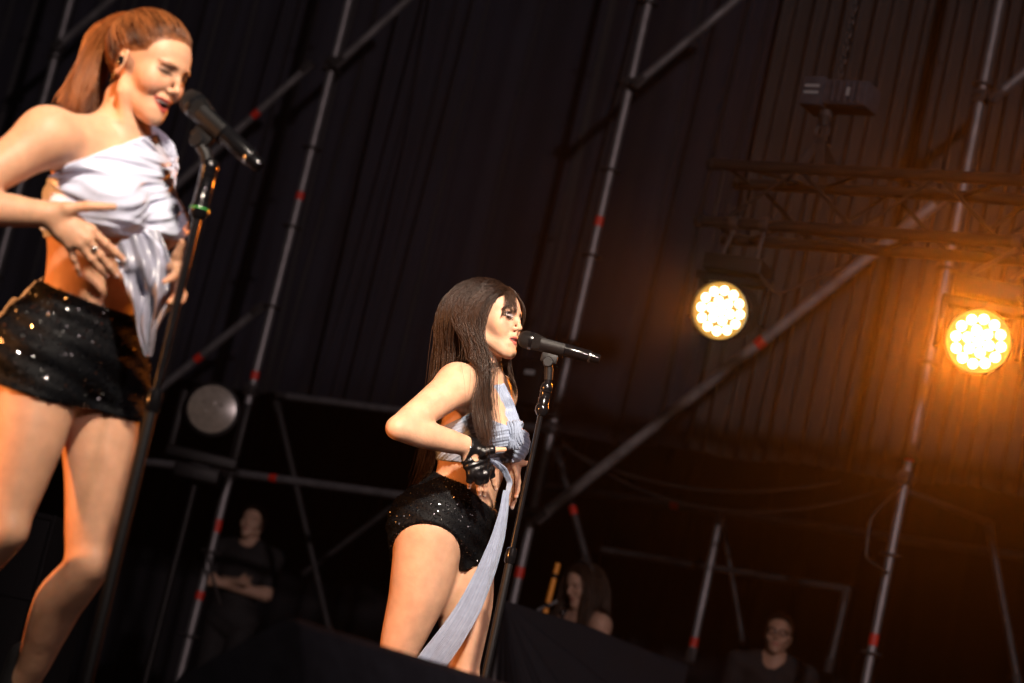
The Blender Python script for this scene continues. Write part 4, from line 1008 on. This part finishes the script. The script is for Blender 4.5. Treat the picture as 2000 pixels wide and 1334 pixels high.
    # ---------------- leather glove
    GL = F.sel(['hand', 'arm'])
    wd = nrm(kn[1]-wr_)
    def reg_g(X):
        d = -(X-(wr_-nrm(wr_-el)*.012))@nrm(wr_-el)
        fi = np.full(len(X), -1.0)
        for j, (k_, t_) in enumerate(zip(kn, tp)):
            dirn = nrm(t_-k_); fi = np.maximum(fi, np.where(np.linalg.norm(X-(k_+t_)/2, axis=1) < .05, (X-(k_+dirn*.027))@dirn-.0, -1))
        th = hb[4]; td = nrm(th[2]-th[1]); fi = np.maximum(fi, np.where(np.linalg.norm(X-th[2], axis=1) < .03, (X-(th[1]+td*.008))@td, -1))
        hole = .013-np.linalg.norm((X-(wr_*.62+kn[1]*.38+FW*-.012)), axis=1)
        return np.maximum(np.maximum(d, fi), hole)
    def wr_g(X): q = X-wr_; return .0012*np.sin(q@wd*260+3*np.sin(q@UP*70))
    cloth('leather_glove', GL, .0028, .0022, M['leather'], root, reg_g, wr_g, lo=np.minimum(wr_, kn[2])-.09, hi=np.maximum(wr_, kn[0])+.09)
    mb = MB(); c = wr_+nrm(kn[1]-wr_)*.004-FW*.027; mb.lathe(c, -FW, [(0, .006), (.003, .0055), (.004, .003)], 12); mb.build('glove_stud', M['silver'], root)
    # ---------------- teeth, belly jewel
    mb = MB()
    for q in range(-4, 5):
        a = q*.18; c = H(62+25*math.cos(a), 26*math.sin(a), -47.0); ax = np.stack([H.f*math.cos(a)+H.l*math.sin(a), -H.f*math.sin(a)+H.l*math.cos(a), H.u])
        mb.box(c, ax, (.002, .0022 if abs(q) > 1 else .0028, .0038), .0009)
    mb.build('teeth', M['teeth'], root)
    mb = MB(); c = snap(F.sel(['torso']), 968, 980, .002, 6.7, 7.0)
    for i in range(4): mb.lathe(c-up*.009*i-FW*.003, -FW, [(0, .0022), (.002, .0026), (.004, .001)], 8)
    mb.build('navel_jewel', M['gold'], root)
    # ---------------- lashes
    ls = []; 
    for s in (-1, 1):
        for t in np.linspace(0, 1, 26):
            y = s*(22+26*t); x = 86-.018*(abs(y)-31)**2; a = H(x, y, 9.8+.05*(abs(y)-31)); ls.append(np.linspace(a, a+(H.f*.008+H.l*s*(.006*(t-.35))-H.u*.0045), 5))
    strands('eyelashes', np.array(ls), .0006, M['hair_dark'], root, 3, .3)
    # ---------------- hair
    hd = F.sel(['head', 'neck', 'torso', 'arm']); g = np.random.default_rng(21)
    def roots(n, pred):
        u = g.normal(0, 1, (n*10, 3)); u /= np.linalg.norm(u, axis=1, keepdims=True)
        c = np.concatenate([H(-8, 0, 44)+(u*np.array([90, 71, 80])*.001)@H.R, H(38, 0, 42)+(u*np.array([52, 60, 50])*.001)@H.R])
        he = F.sel(['head']); d = he.ev(c); k = abs(d) < .012; c = c[k]; d = d[k]; c = c-he.grad(c)*d[:, None]
        L = H.loc(c); k = hl(*L.T) & pred(*L.T); c = c[k]; return c[g.permutation(len(c))[:n]]
    def grow(r, steps, step, d0, off, target=None, wind=None, tpow=1.0):
        n = len(r); P_ = [r]; d = d0.copy(); p = r.copy()
        offs = off*(.45+.55*g.random(n))
        for i in range(steps):
            d = d*.72+np.array([0, 0, -1.])*.28*(1 if i > 1 else .3)
            if target is not None: d = d+np.clip((target(p, i)), -1, 1)
            d /= np.linalg.norm(d, axis=1, keepdims=True); p = p+d*step
            e = hd.ev(p); m = e < offs
            if m.any(): p[m] += hd.grad(p[m])*(offs[m]-e[m])[:, None]
            P_.append(p.copy())
        return smooth_paths(np.stack(P_, 1), 3)
    # crown and sides: leave from a centre parting
    r = roots(5200, lambda x, y, z: (z > 20) | (x < -20)); L = H.loc(r)
    d0 = (H.l[None]*np.sign(L[:, 1:2]+.01)*1.0+H.u[None]*.25-H.f[None]*np.where(L[:, :1] > 20, .55, .35))
    front = (L[:, 0] > 5)
    lockx = g.random(len(r))
    # near side front lock falls before the shoulder, the rest behind it
    nearF = (L[:, 1] < 5) & (L[:, 0]+g.normal(0, 14, len(r)) > -12)
    farF = (L[:, 1] >= 5) & (L[:, 0]+g.normal(0, 14, len(r)) > 10)
    tn = [at(936, 705, 6.88), at(948, 780, 6.80), at(956, 850, 6.79)]; tb = [at(880, 700, 6.96), at(872, 800, 6.98), at(845, 900, 7.02), at(822, 955, 7.06)]
    tf = [at(978, 730, 7.07), at(982, 770, 7.0)]
    def target(p, i):
        h = 1.62-p[:, 2]; out = np.zeros_like(p)
        def pull(mask, pts, gain):
            if not mask.any(): return
            q = np.array(pts); zz = q[:, 2]; o = np.argsort(zz)
            tx = np.stack([np.interp(p[mask, 2], zz[o], q[o, k]) for k in range(2)], 1)
            v = np.zeros((mask.sum(), 3)); v[:, :2] = (tx+spread[mask]-p[mask, :2])*gain; lim = np.clip((H.o[2]+.03-p[mask, 2])/.1, 0, 1); out[mask] = v*lim[:, None]
        pull(nearF, tn, 7.0); pull(farF, tf, 5.0); pull(~nearF & ~farF, tb, 4.0); return out
    spread = g.normal(0, .017, (len(r), 2))
    Pth = grow(r, 44, .0135, d0, .017, target)
    keep = np.where(nearF, .80+.12*g.random(len(r)), np.where(farF, .50+.08*g.random(len(r)), .80+.2*g.random(len(r))))
    ts = np.linspace(0, 1, Pth.shape[1]); to = np.linspace(0, 1, 22)
    Pth = np.stack([np.stack([np.interp(to*k, ts, q[:, i]) for i in range(3)], 1) for q, k in zip(Pth, keep)])
    Pth += (g.normal(0, .0013, (len(r), 1, 3))*np.sin(to*9+g.random((len(r), 1))*6)[..., None])
    strands('hair', Pth, .00062, M['hair_dark'], root, 8, .5)
    # curtain fringe over the forehead
    r = roots(380, lambda x, y, z: (x > 40) & (z > 64) & (abs(y) < 36) & (abs(y) > 1)); L = H.loc(r); n = len(r); t = np.linspace(0, 1, 14)[None, :, None]
    nr = L[:, 1] < 0; q1 = g.random(n); q2 = g.normal(0, 1, n)
    endp = np.where(nr[:, None], np.stack([95-27*q1, -14-46*q1+q2*2, 30-26*q1**1.4+q2*6], 1), np.stack([102-10*q1+q2*2, 30+20*q1, 20+q2*7-8*q1], 1))
    mid = np.where(nr[:, None], np.stack([L[:, 0]*.3+92*.7-.004*L[:, 1]**2, L[:, 1]*.9-12, L[:, 2]*.3+62*.7+4], 1), np.stack([L[:, 0]*.2+108*.8, L[:, 1]*.9+10, L[:, 2]*.4+56*.6+8], 1))
    a, b, c = [H.o+(q*.001)@H.R for q in (L, mid, endp)]
    Pf = a[:, None]*(1-t)**2+2*b[:, None]*t*(1-t)+c[:, None]*t*t
    Pf = push(F.sel(['head']), Pf, .004+.004*g.random((n, 1)))
    strands('fringe', Pf, .0007, M['hair_dark'], root, 9, .3)
    # flyaway hairs catching the back light
    r = roots(90, lambda x, y, z: z > 60); L = H.loc(r); d0 = (F.grad(r)+g.normal(0, .6, r.shape)); d0 /= np.linalg.norm(d0, axis=1, keepdims=True); t = np.linspace(0, 1, 8)[None, :, None]
    Pf = r[:, None]+d0[:, None]*t*.028-H.f*(t**2)*.02-up*(t**2)*.02
    strands('flyaway_hair', Pf, .00022, M['hair_dark'], root, 10, .5)
    return root, H, F
SB, HB, FB = singer_b()
# ================================================================== microphones and stands
def microphone(tip, end, label):
    tip = np.asarray(tip, float); end = np.asarray(end, float); d = nrm(end-tip); L = np.linalg.norm(end-tip)
    t = empty('microphone', tip+d*L*.4, label, 'microphone', 'microphones on the stands')
    mb = MB(); mb.lathe(tip, d, [(0, .004), (.003, .013), (.009, .0205), (.018, .0245), (.027, .0255), (.033, .0258)], 28); mb.build('grille', M['mesh_grille'], t)
    mb = MB(); mb.lathe(tip, d, [(.033, .0262), (.038, .0264), (.043, .0258)], 28); mb.build('grille_ring', M['black_gloss'], t)
    mb = MB(); mb.lathe(tip, d, [(.043, .0252), (.055, .0238), (.068, .0212), (.078, .0196)], 28); mb.build('grille_collar', M['mesh_grille'], t)
    mb = MB(); mb.lathe(tip, d, [(.078, .0192), (.09, .0188), (.15, .0182), (L-.035, .0178), (L-.033, .0168)], 28); mb.build('handle', M['black_gloss'], t)
    mb = MB(); mb.lathe(tip, d, [(L-.033, .0172), (L-.029, .0176), (L-.027, .0172)], 24); mb.build('end_ring', M['silver'], t)
    mb = MB(); mb.lathe(tip, d, [(L-.027, .0142), (L-.004, .0138), (L, .0115)], 20); mb.build('antenna_cap', M['black_gloss'], t)
    return t, d
def mic_stand(px_top, px_bot, Z, mic_c, mic_d, sleeve, clutch, label, ring=False):
    top = at(*px_top, Z); r = ray(*px_bot); bot = CAM+r*((top[1]-CAM[1])/r[1]); ax = nrm(bot-top); foot = top+ax*((top[2])/-ax[2]); L = np.linalg.norm(foot-top)
    t = empty('microphone_stand', foot, label, 'microphone stand', 'microphone stands')
    def on(py):   # distance along the stand where it crosses that image row
        k = np.linspace(0, L, 2000); y = np.array([proj(top+ax*q)[1] for q in k]); return float(np.interp(py, y, k))
    e = nrm(np.cross(mic_d, ax)); n = np.cross(e, mic_d); n = n if n@ax > 0 else -n
    mb = MB(); q = np.linspace(-2.2, 2.2, 15); prof = []
    V = []; m = 7
    for i in range(m):
        o = mic_c+mic_d*(-.035+.07*i/(m-1))
        for R_ in (.0195, .0232):
            for a in q: V.append(o+n*R_*math.cos(a)+e*R_*math.sin(a))
    F_ = []; nq = len(q)
    for i in range(m-1):
        for k in range(2):
            for j in range(nq-1):
                a = (i*2+k)*nq+j; b = a+2*nq; F_.append((a, a+1, b+1, b) if k else (a, b, b+1, a+1))
        for j in (0, nq-1): a = i*2*nq+j; b = a+nq; F_.append((a, b, b+2*nq, a+2*nq))
    for i in (0, m-1):
        for j in range(nq-1): a = i*2*nq+j; F_.append((a, a+1, a+nq+1, a+nq))
    mb.add(V, F_); mb.box(mic_c+n*.034, np.stack([mic_d, e, n]), (.024, .008, .014), .004); mb.build('clip', M['black_matte'], t)
    mb = MB(); j = mic_c+n*.047; mb.lathe(j-e*.014, e, [(0, .013), (.003, .015), (.025, .015), (.028, .013)], 16); mb.tube([j, j*.4+(top+ax*.03)*.6, top+ax*.045], [.011, .013, .0125], 12); mb.tube([j+e*.012, j+e*.03], .006, 8); mb.build('swivel', M['black_matte'], t)
    s0, s1 = on(sleeve[0]), on(sleeve[1])
    P = lambda k: top+ax*k
    mb = MB(); mb.lathe(P(s0), ax, [(0, .012), (.006, .0165), (.02, .0175), (.024, .0155), (s1-s0-.03, .0165), (s1-s0-.026, .0195), (s1-s0-.012, .0195), (s1-s0, .012)], 22)
    for k in range(3): mb.lathe(P(s0+(s1-s0)*(.25+.2*k)), ax, [(0, .0155), (.003, .0178), (.006, .0155)], 20)
    mb.build('grip_sleeve', M['black_gloss'], t)
    if ring: mb = MB(); mb.lathe(P(s1-.022), ax, [(0, .0197), (.002, .0199), (.003, .0197)], 20); mb.build('green_band', M['green_tape'], t)
    c0 = on(clutch)
    mb = MB(); mb.tube([top+ax*.04, P(s0+.01)], .011, 12); mb.tube([P(s1-.005), P(c0+.02)], .0085, 14); mb.build('upper_tube', M['black_gloss'], t)
    mb = MB(); mb.lathe(P(c0-.012), ax, [(0, .0105), (.004, .0155), (.02, .0165), (.04, .0155), (.046, .013)], 18); mb.build('clutch', M['black_gloss'], t)
    mb = MB(); mb.tube([P(c0+.03), P(L-.012)], .0122, 14); mb.build('lower_tube', M['black_matte'], t)
    mb = MB(); mb.lathe(foot+UPZ*.002, UPZ, [(0, .125), (.008, .127), (.014, .12), (.022, .05), (.04, .022)], 32); mb.build('base', M['black_matte'], t)
    return t
tipA, endA = at(360, 186, 4.83), at(508, 326, 4.74)
mA, dA = microphone(tipA, endA, 'black microphone at the mouth of the ponytailed singer')
mic_stand((418, 290), (176, 1300), 4.79, tipA*.60+endA*.40, dA, (312, 428), 772, 'black microphone stand with green band before the left singer', True)
tipB, endB = at(1012, 659, 6.86), at(1172, 702, 6.84)
mB, dB = microphone(tipB, endB, 'black microphone at the mouth of the long-haired singer')
mic_stand((1077, 712), (948, 1320), 6.85, tipB*.58+endB*.42, dB, (748, 812), 1078, 'slim black microphone stand before the long-haired singer')

# ================================================================== floor monitor in the foreground
def wedge():
    be = math.radians(55); eR = np.array([math.cos(be), math.sin(be), 0]); pe = np.array([eR[1], -eR[0], 0])
    A = at(572, 1206, 3.9); h = A[2]
    t = empty('floor_monitor', A*[1, 1, 0], 'dark blurred floor monitor wedge in the foreground', 'floor monitor')
    prof = [(0, h), (.016, h-.004), (.11, h-.22), (.12, .03), (.11, 0), (-.44, 0), (-.45, .02), (-.45, .06), (-.02, h-.006)]
    V = [A*[1, 1, 0]+eR*s+pe*a+UPZ*z for s in (0, .82) for a, z in prof]; n = len(prof)
    F_ = [tuple(range(n)), tuple(range(2*n-1, n-1, -1))]+[(i, i+n, (i+1) % n+n, (i+1) % n) for i in range(n)]
    bm = bmesh.new(); vs = [bm.verts.new(v) for v in V]; [bm.faces.new([vs[i] for i in f]) for f in F_]; bmesh.ops.recalc_face_normals(bm, faces=bm.faces)
    bmesh.ops.bevel(bm, geom=[e for e in bm.edges if e.calc_length() > .7], offset=.006, segments=2, affect='EDGES'); bm.verts.index_update()
    meshobj('cabinet', [tuple(v.co) for v in bm.verts], [tuple(v.index for v in f.verts) for f in bm.faces], M['wedge'], t, False); bm.free()
    # perforated grille on the baffle, handle recess in the side
    d = nrm(np.array([-.43, 0, -(h-.066)])); bd = pe*d[0]+UPZ*d[2]; nb = np.cross(eR, bd); nb = nb if nb[2] > 0 else -nb
    mb = MB(); c = A+eR*.41-pe*.235-UPZ*(h-.036)*.5; mb.box(c+nb*.006, np.stack([eR, bd, nb]), (.37, .2, .006), .004); mb.build('grille', M['mesh_grille'], t)
    mb = MB(); mb.box(A*[1, 1, 0]-eR*.004-pe*.15+UPZ*.09, np.stack([pe, UPZ, eR]), (.06, .02, .006), .004); mb.build('side_handle', M['black_matte'], t)
wedge()

# ================================================================== cloth cover, pole and case backstage
def cover():
    a = at(985, 1172, 11.0); L = []; n = 150; m = 24
    edge = [at(1345, 1300, 11.6), at(1330, 1345, 11.2), at(1260, 1420, 10.4), at(1120, 1460, 9.8), at(985, 1480, 9.6)]
    edge = [e*[1, 1, 0]+UPZ*max(0.02, e[2] if i == 0 else .02) for i, e in enumerate(edge)]
    ss = np.linspace(0, 1, n); E_ = np.stack([np.interp(ss, np.linspace(0, 1, 5), np.array(edge)[:, k]) for k in range(3)], 1); tt = np.linspace(0, 1, m); V = []
    for j, t in enumerate(tt):
        p = a*(1-t)+E_*t+UPZ*(-.12*math.sin(math.pi*t)*np.clip(ss*2, 0, 1))[:, None]
        p = p+UPZ*(.05*np.sin(ss*62+1.5*np.sin(ss*9))*min(1, t*2.2))[:, None]; V.append(p)
    V2 = [p-FW*-.25*1.0-UPZ*.01 for p in V]
    V = np.concatenate(V); i = (np.arange(m-1)[:, None]*n+np.arange(n-1)[None]).ravel()
    F_ = np.stack([i, i+1, i+n+1, i+n], 1)
    # close it at the back down to the floor
    o = len(V); back = np.stack([a*[1, 1, 0], edge[0]*[1, 1, 0]]); top = V[[0, (m-1)*n]]
    tag(meshobj('cloth_cover', V, F_, M['drape_black']), 'black cloth cover with fanned folds low beside the seated woman', 'cloth cover')
cover()
def pole():  # orange strips of an unidentified object, built as a rod
    b = at(1063, 1205, 12.0); tp = at(1090, 1100, 12.05); t = empty('striped_rod', b, 'short rod with orange strips beside the seated woman', 'pole')
    d = tp-b
    for k, (u, v_) in enumerate(((.02, .16), (.26, .72), (.80, 1.0))): mb = MB(); mb.tube([b+d*u, b+d*v_], .014, 12); mb.build('orange_sleeve', M['orange'], t)
    mb = MB(); mb.tube([b*[1, 1, 0]*1+UPZ*.0, b+d*.0, b+d*1.0], .0125, 12); mb.build('rod', M['black_matte'], t)
    mb = MB(); mb.tube([b+d*.17-RT*.045-UP*.012, b+d*.22+RT*.05+UP*.02], .009, 8); mb.build('cross_clamp', M['steel'], t)
M['orange'] = mat('bright_orange', (.85, .32, .03), .45, noise=.1)
pole()
def case_stack():
    c = at(80, 1060, 9.6); ax = np.stack([nrm(np.array([.92, -.38, 0])), nrm(np.array([.38, .92, 0])), UPZ]); h = c[2]+.10
    t = empty('flight_case', c*[1, 1, 0], 'black flight case with pale label behind the left singer\'s legs', 'flight case')
    mb = MB(); mb.box(c*[1, 1, 0]+UPZ*h/2, ax, (.16, .2, h/2), .006); mb.build('shell', M['black_matte'], t)
    for z in (.02, h*.6, h-.012):
        mb = MB(); mb.box(c*[1, 1, 0]+UPZ*z-ax[1]*.2, ax, (.165, .008, .011), .003); mb.build('edge_rail', M['black_matte'], t)
    for s in (-1, 1): mb = MB(); mb.box(c*[1, 1, 0]+UPZ*h/2-ax[1]*.2+ax[0]*s*.158, ax, (.009, .0095, h/2), .003); mb.build('corner_rail', M['black_matte'], t)
    mb = MB(); mb.box(at(102, 1034, 9.6)*[1, 1, 0]*0+c+ax[0]*.04-ax[1]*.206+UPZ*.035, ax, (.016, .002, .013)); mb.build('label_plate', M['white_plate'], t)
case_stack()
# ================================================================== people backstage
def bystander(px, py, Z, yaw, pitch, label, kind, seat=None, skin=(.5, .3, .21)):
    o = at(px, py, Z); f, l = yawv(yaw); up = UPZ
    F = Field(); s = 1.04 if kind != 'woman' else .98
    lean = f*.04 if seat else f*0
    N = o-up*.135-f*.03; Cc = N-up*.17-lean; Wa = N-up*.36-lean*2; P = N-up*.50-lean*3
    add_torso(F, N, Cc, Wa, P, f, l, f, l, 0 if kind != 'woman' else .95, s*1.08 if kind != 'woman' else .95, kind != 'woman')
    w_ = .19 if kind != 'woman' else .165
    sR, sL = N-l*w_-up*.055, N+l*w_-up*.055
    F.cone(sR, sL, .055, .055, .05, 'torso'); F.cone(N-up*.03, o-up*.07-f*.01, .055 if kind != 'woman' else .046, .05 if kind != 'woman' else .043, .03, 'neck')
    for q in (sR, sL): F.cone(N+up*.02, q+up*.015, .036, .034, .04, 'torso')
    if kind == 'crossed':
        eR, eL = Cc-l*.22-up*.13+f*.05, Cc+l*.22-up*.13+f*.05; hR, hL = Cc+l*.05-up*.09+f*.165, Cc-l*.06-up*.12+f*.165
    elif kind == 'woman':
        eR, eL = Cc-l*.2-up*.17+f*.02, Cc+l*.2-up*.17+f*.02; hR, hL = Cc-l*.1-up*.2+f*.25, Cc+l*.1-up*.2+f*.25
    else:
        eR, eL = Cc-l*.24-up*.17, Cc+l*.24-up*.17; hR, hL = Cc-l*.12-up*.28+f*.2, Cc+l*.12-up*.28+f*.2
    for sh, e, h, sg in ((sR, eR, hR, -1), (sL, eL, hL, 1)):
        F.chain([sh, sh*.55+e*.45, e], [.056, .048, .041], .03, 'sleeve' if kind != 'woman' else 'arm'); F.chain([e, e*.65+h*.35, h], [.041, .041, .028], .02, 'arm')
        d = nrm(h-e); n = nrm(np.cross(d, up)); F.cone(h, h+d*.05, .026, .03, .015, 'arm', up, 1.0)
        for k in range(4): q = h+d*.07+up*(.022*(1.5-k)*.9); finger(F, h+d*.055+up*(.02*(1.5-k)), q+d*(.075-.008*abs(k-1)), .06, .0095, .0075, f, 'arm')
        F.cone(h+d*.02+up*.02, h+d*.06+up*.055, .013, .010, .01, 'arm')
    if seat is None: 
        hp = [P-l*.09-up*.05, P+l*.09-up*.05]; kn = [np.array([q[0], q[1], P[2]*.5])+f*.01 for q in hp]; an = [np.array([q[0], q[1], .1]) for q in hp]
    else:
        hp = [P-l*.1-up*.04, P+l*.1-up*.04]; kn = [q+f*.40-up*.02 for q in hp]; an = [np.array([q[0], q[1], .1]) for q in kn]
    for a, b, c in zip(hp, kn, an):
        F.chain([a, (a+b)/2, b, b*.6+c*.4, c], [.09, .08, .062, .06, .042], .04, 'leg'); add_foot(F, c, f, 'leg')
    H = head_frame(o, yaw, pitch); add_head(F, H, 0.5, 0, kind != 'woman')
    hl = lambda x, y, z: ((x < 74-.006*y*y) & (z > 46+np.clip(x-8, 0, None)*.5) & (x > -6)) | ((x <= -6) & (z > -40+np.clip(x+40, 0, None)*1.6))
    t = empty('person', np.array([o[0], o[1], 0]), label, 'person', 'people backstage')
    bb = F.sel(['head']).bounds(.006); V, Q = body_mesh(F.sel(['leg'], False), .009, [(bb[0], bb[1], .004)])
    col = face_colour(V, H, skin, lips=(.36, .13, .1), brow=(.05, .03, .02), liner=(.03, .02, .02), hair=(.03, .018, .012), hairline=hl)
    meshobj('body', V, Q, M['skin'], t, True, col)
    if kind == 'woman':
        T = F.sel(['torso']); ta = N-up*.10
        def reg(X):
            band = (X-ta)@nrm(up+f*.25); q = abs((X-N)@l); st = np.maximum(abs(q-.085)-.016, (X-N-up*.03)@up*0-1); return np.minimum(band, st)
        cloth('camisole', T, .006, .007, M['tee'], t, reg)
    else:
        T = F.sel(['torso', 'sleeve'])
        def reg(X): 
            nk = .072-np.linalg.norm((X-N-f*.012)*[1, 1, .7], axis=1); e = np.maximum((eR-X)@nrm(eR-sR), (eL-X)@nrm(eL-sL))
            sl = np.maximum((X-eR)@nrm(eR-sR)+.045+np.where(np.linalg.norm(X-sR, axis=1) < np.linalg.norm(X-sL, axis=1), 0, -9), (X-eL)@nrm(eL-sL)+.045+np.where(np.linalg.norm(X-sL, axis=1) < np.linalg.norm(X-sR, axis=1), 0, -9))
            def seg(a, b): t_ = np.clip(((X-a)@(b-a))/((b-a)@(b-a)), 0, 1.4); return np.linalg.norm(X-a-t_[:, None]*(b-a), axis=1)
            na = np.minimum(seg(sR, eR), seg(sL, eL)) < .075
            return np.maximum(nk, np.where(na, sl, -1))
        cloth('t_shirt', T, .009, .008, M['tee'], t, reg, lambda X: .003*np.sin(X[:, 2]*55+X[:, 0]*30))
    V, Q = polygonise(F.sel(['leg']), .009); meshobj('trousers', V, Q, M['tee'], t)
    # hair
    g = np.random.default_rng(int(px)); u = g.normal(0, 1, (6000, 3)); u /= np.linalg.norm(u, axis=1, keepdims=True)
    he = F.sel(['head']); c = H(-8, 0, 44)+(u*np.array([90, 71, 80])*.001)@H.R; d = he.ev(c); c = c-he.grad(c)*d[:, None]; L = H.loc(c); c = c[hl(*L.T)][:600]; L = H.loc(c)
    if kind == 'woman':
        body = F.sel(['head', 'torso', 'neck', 'arm']); p = c.copy(); dd = H.l*np.sign(L[:, 1:2])-H.f*.4; P_ = [p]
        for i in range(26):
            dd = dd*.75-up*.25-H.f*.02; dd = dd/np.linalg.norm(dd, axis=1, keepdims=True); p = push(body, p+dd*.017, .012+.01*g.random(len(p))); P_.append(p)
        strands('hair', smooth_paths(np.stack(P_, 1), 2), .0022, M['hair_plain'], t, 3, .6)
    else:
        n = he.grad(c); tt = np.linspace(0, 1, 5)[None, :, None]; Pq = c[:, None]+(n[:, None]*.012+(H.f*.018+H.u*.006))*tt-up*tt**2*.006
        strands('hair', Pq, .0022, M['hair_plain'], t, 3, .5)
    if kind == 'glasses':
        mb = MB()
        for s_ in (-1, 1):
            q = np.linspace(0, 2*math.pi, 25); mb.tube([H(99-.008*(30+20*math.cos(a))**2*.25, s_*(31+22*math.cos(a)), 14+16*math.sin(a)) for a in q], .003, 6, False)
            mb.tube([H(86, s_*53, 20), H(40, s_*72, 20), H(-8, s_*74, 16)], .0026, 6)
        mb.tube([H(99, -10, 18), H(101, 0, 20), H(99, 10, 18)], .0026, 6); mb.build('spectacles', M['black_gloss'], t)
    if kind == 'woman':
        mb = MB(); q = np.linspace(-1.5, 1.5, 21); mb.tube([H(-6, 84*math.sin(a), 50+88*math.cos(a)) for a in q], .007, 8)
        for s_ in (-1, 1): mb.lathe(H(-8, s_*74, 4), H.l*s_, [(0, .034), (.012, .038), (.026, .034), (.03, .02)], 18)
        mb.build('headphones', M['steel_dark'], t)
        mb = MB(); mb.lathe(N+l*-.1+f*.03-up*.02, f, [(0, .02), (.02, .022), (.03, .015)], 12); mb.build('belt_pack', M['black_gloss'], t)
    if seat:
        b = np.array([P[0], P[1], 0]); z = P[2]-.13; st = empty('stool', b, 'round black stool under the '+seat, 'stool', 'stools backstage')
        mb = MB(); mb.lathe(b+UPZ*(z-.05), UPZ, [(0, .15), (.01, .165), (.04, .165), (.05, .15)], 24); mb.build('seat', M['black_matte'], st)
        for k in range(3): a = k*2.094; e = np.array([math.cos(a), math.sin(a), 0]); mb = MB(); mb.tube([b+UPZ*(z-.05)+e*.08, b+e*.22], .012, 8); mb.build('leg', M['steel_dark'], st)
    return t
bystander(494, 1026, 16.0, -20, -8, 'man in a black t-shirt with crossed arms behind the left post', 'crossed', skin=(.5, .31, .22))
bystander(1140, 1146, 12.9, -52, 22, 'seated woman in a dark camisole with head bowed, behind the middle mic stand', 'woman', 'bowed woman')
bystander(1520, 1242, 13.4, -12, 2, 'man with dark glasses seated low at the right backstage', 'glasses', 'man with glasses', skin=(.42, .24, .16))
# ================================================================== thin haze volume, added to give the lit lamps their bloom
def haze():
    lo, hi = np.array([-14, -3.0, -2.6]), np.array([14, 24.0, 7.6]); mb = MB(); mb.box((lo+hi)/2, np.eye(3), (hi-lo)/2)
    m = bpy.data.materials.new('haze'); m.use_nodes = True; n = m.node_tree.nodes; n.remove(n['Principled BSDF'])
    v = n.new('ShaderNodeVolumePrincipled'); v.inputs['Color'].default_value = (.9, .9, .92, 1); v.inputs['Density'].default_value = .0026; v.inputs['Anisotropy'].default_value = .96
    m.node_tree.links.new(v.outputs[0], n['Material Output'].inputs['Volume'])
    tag(mb.build('haze', m, None, False), 'thin haze volume added for the glow around the lamps', kind='stuff')
haze()
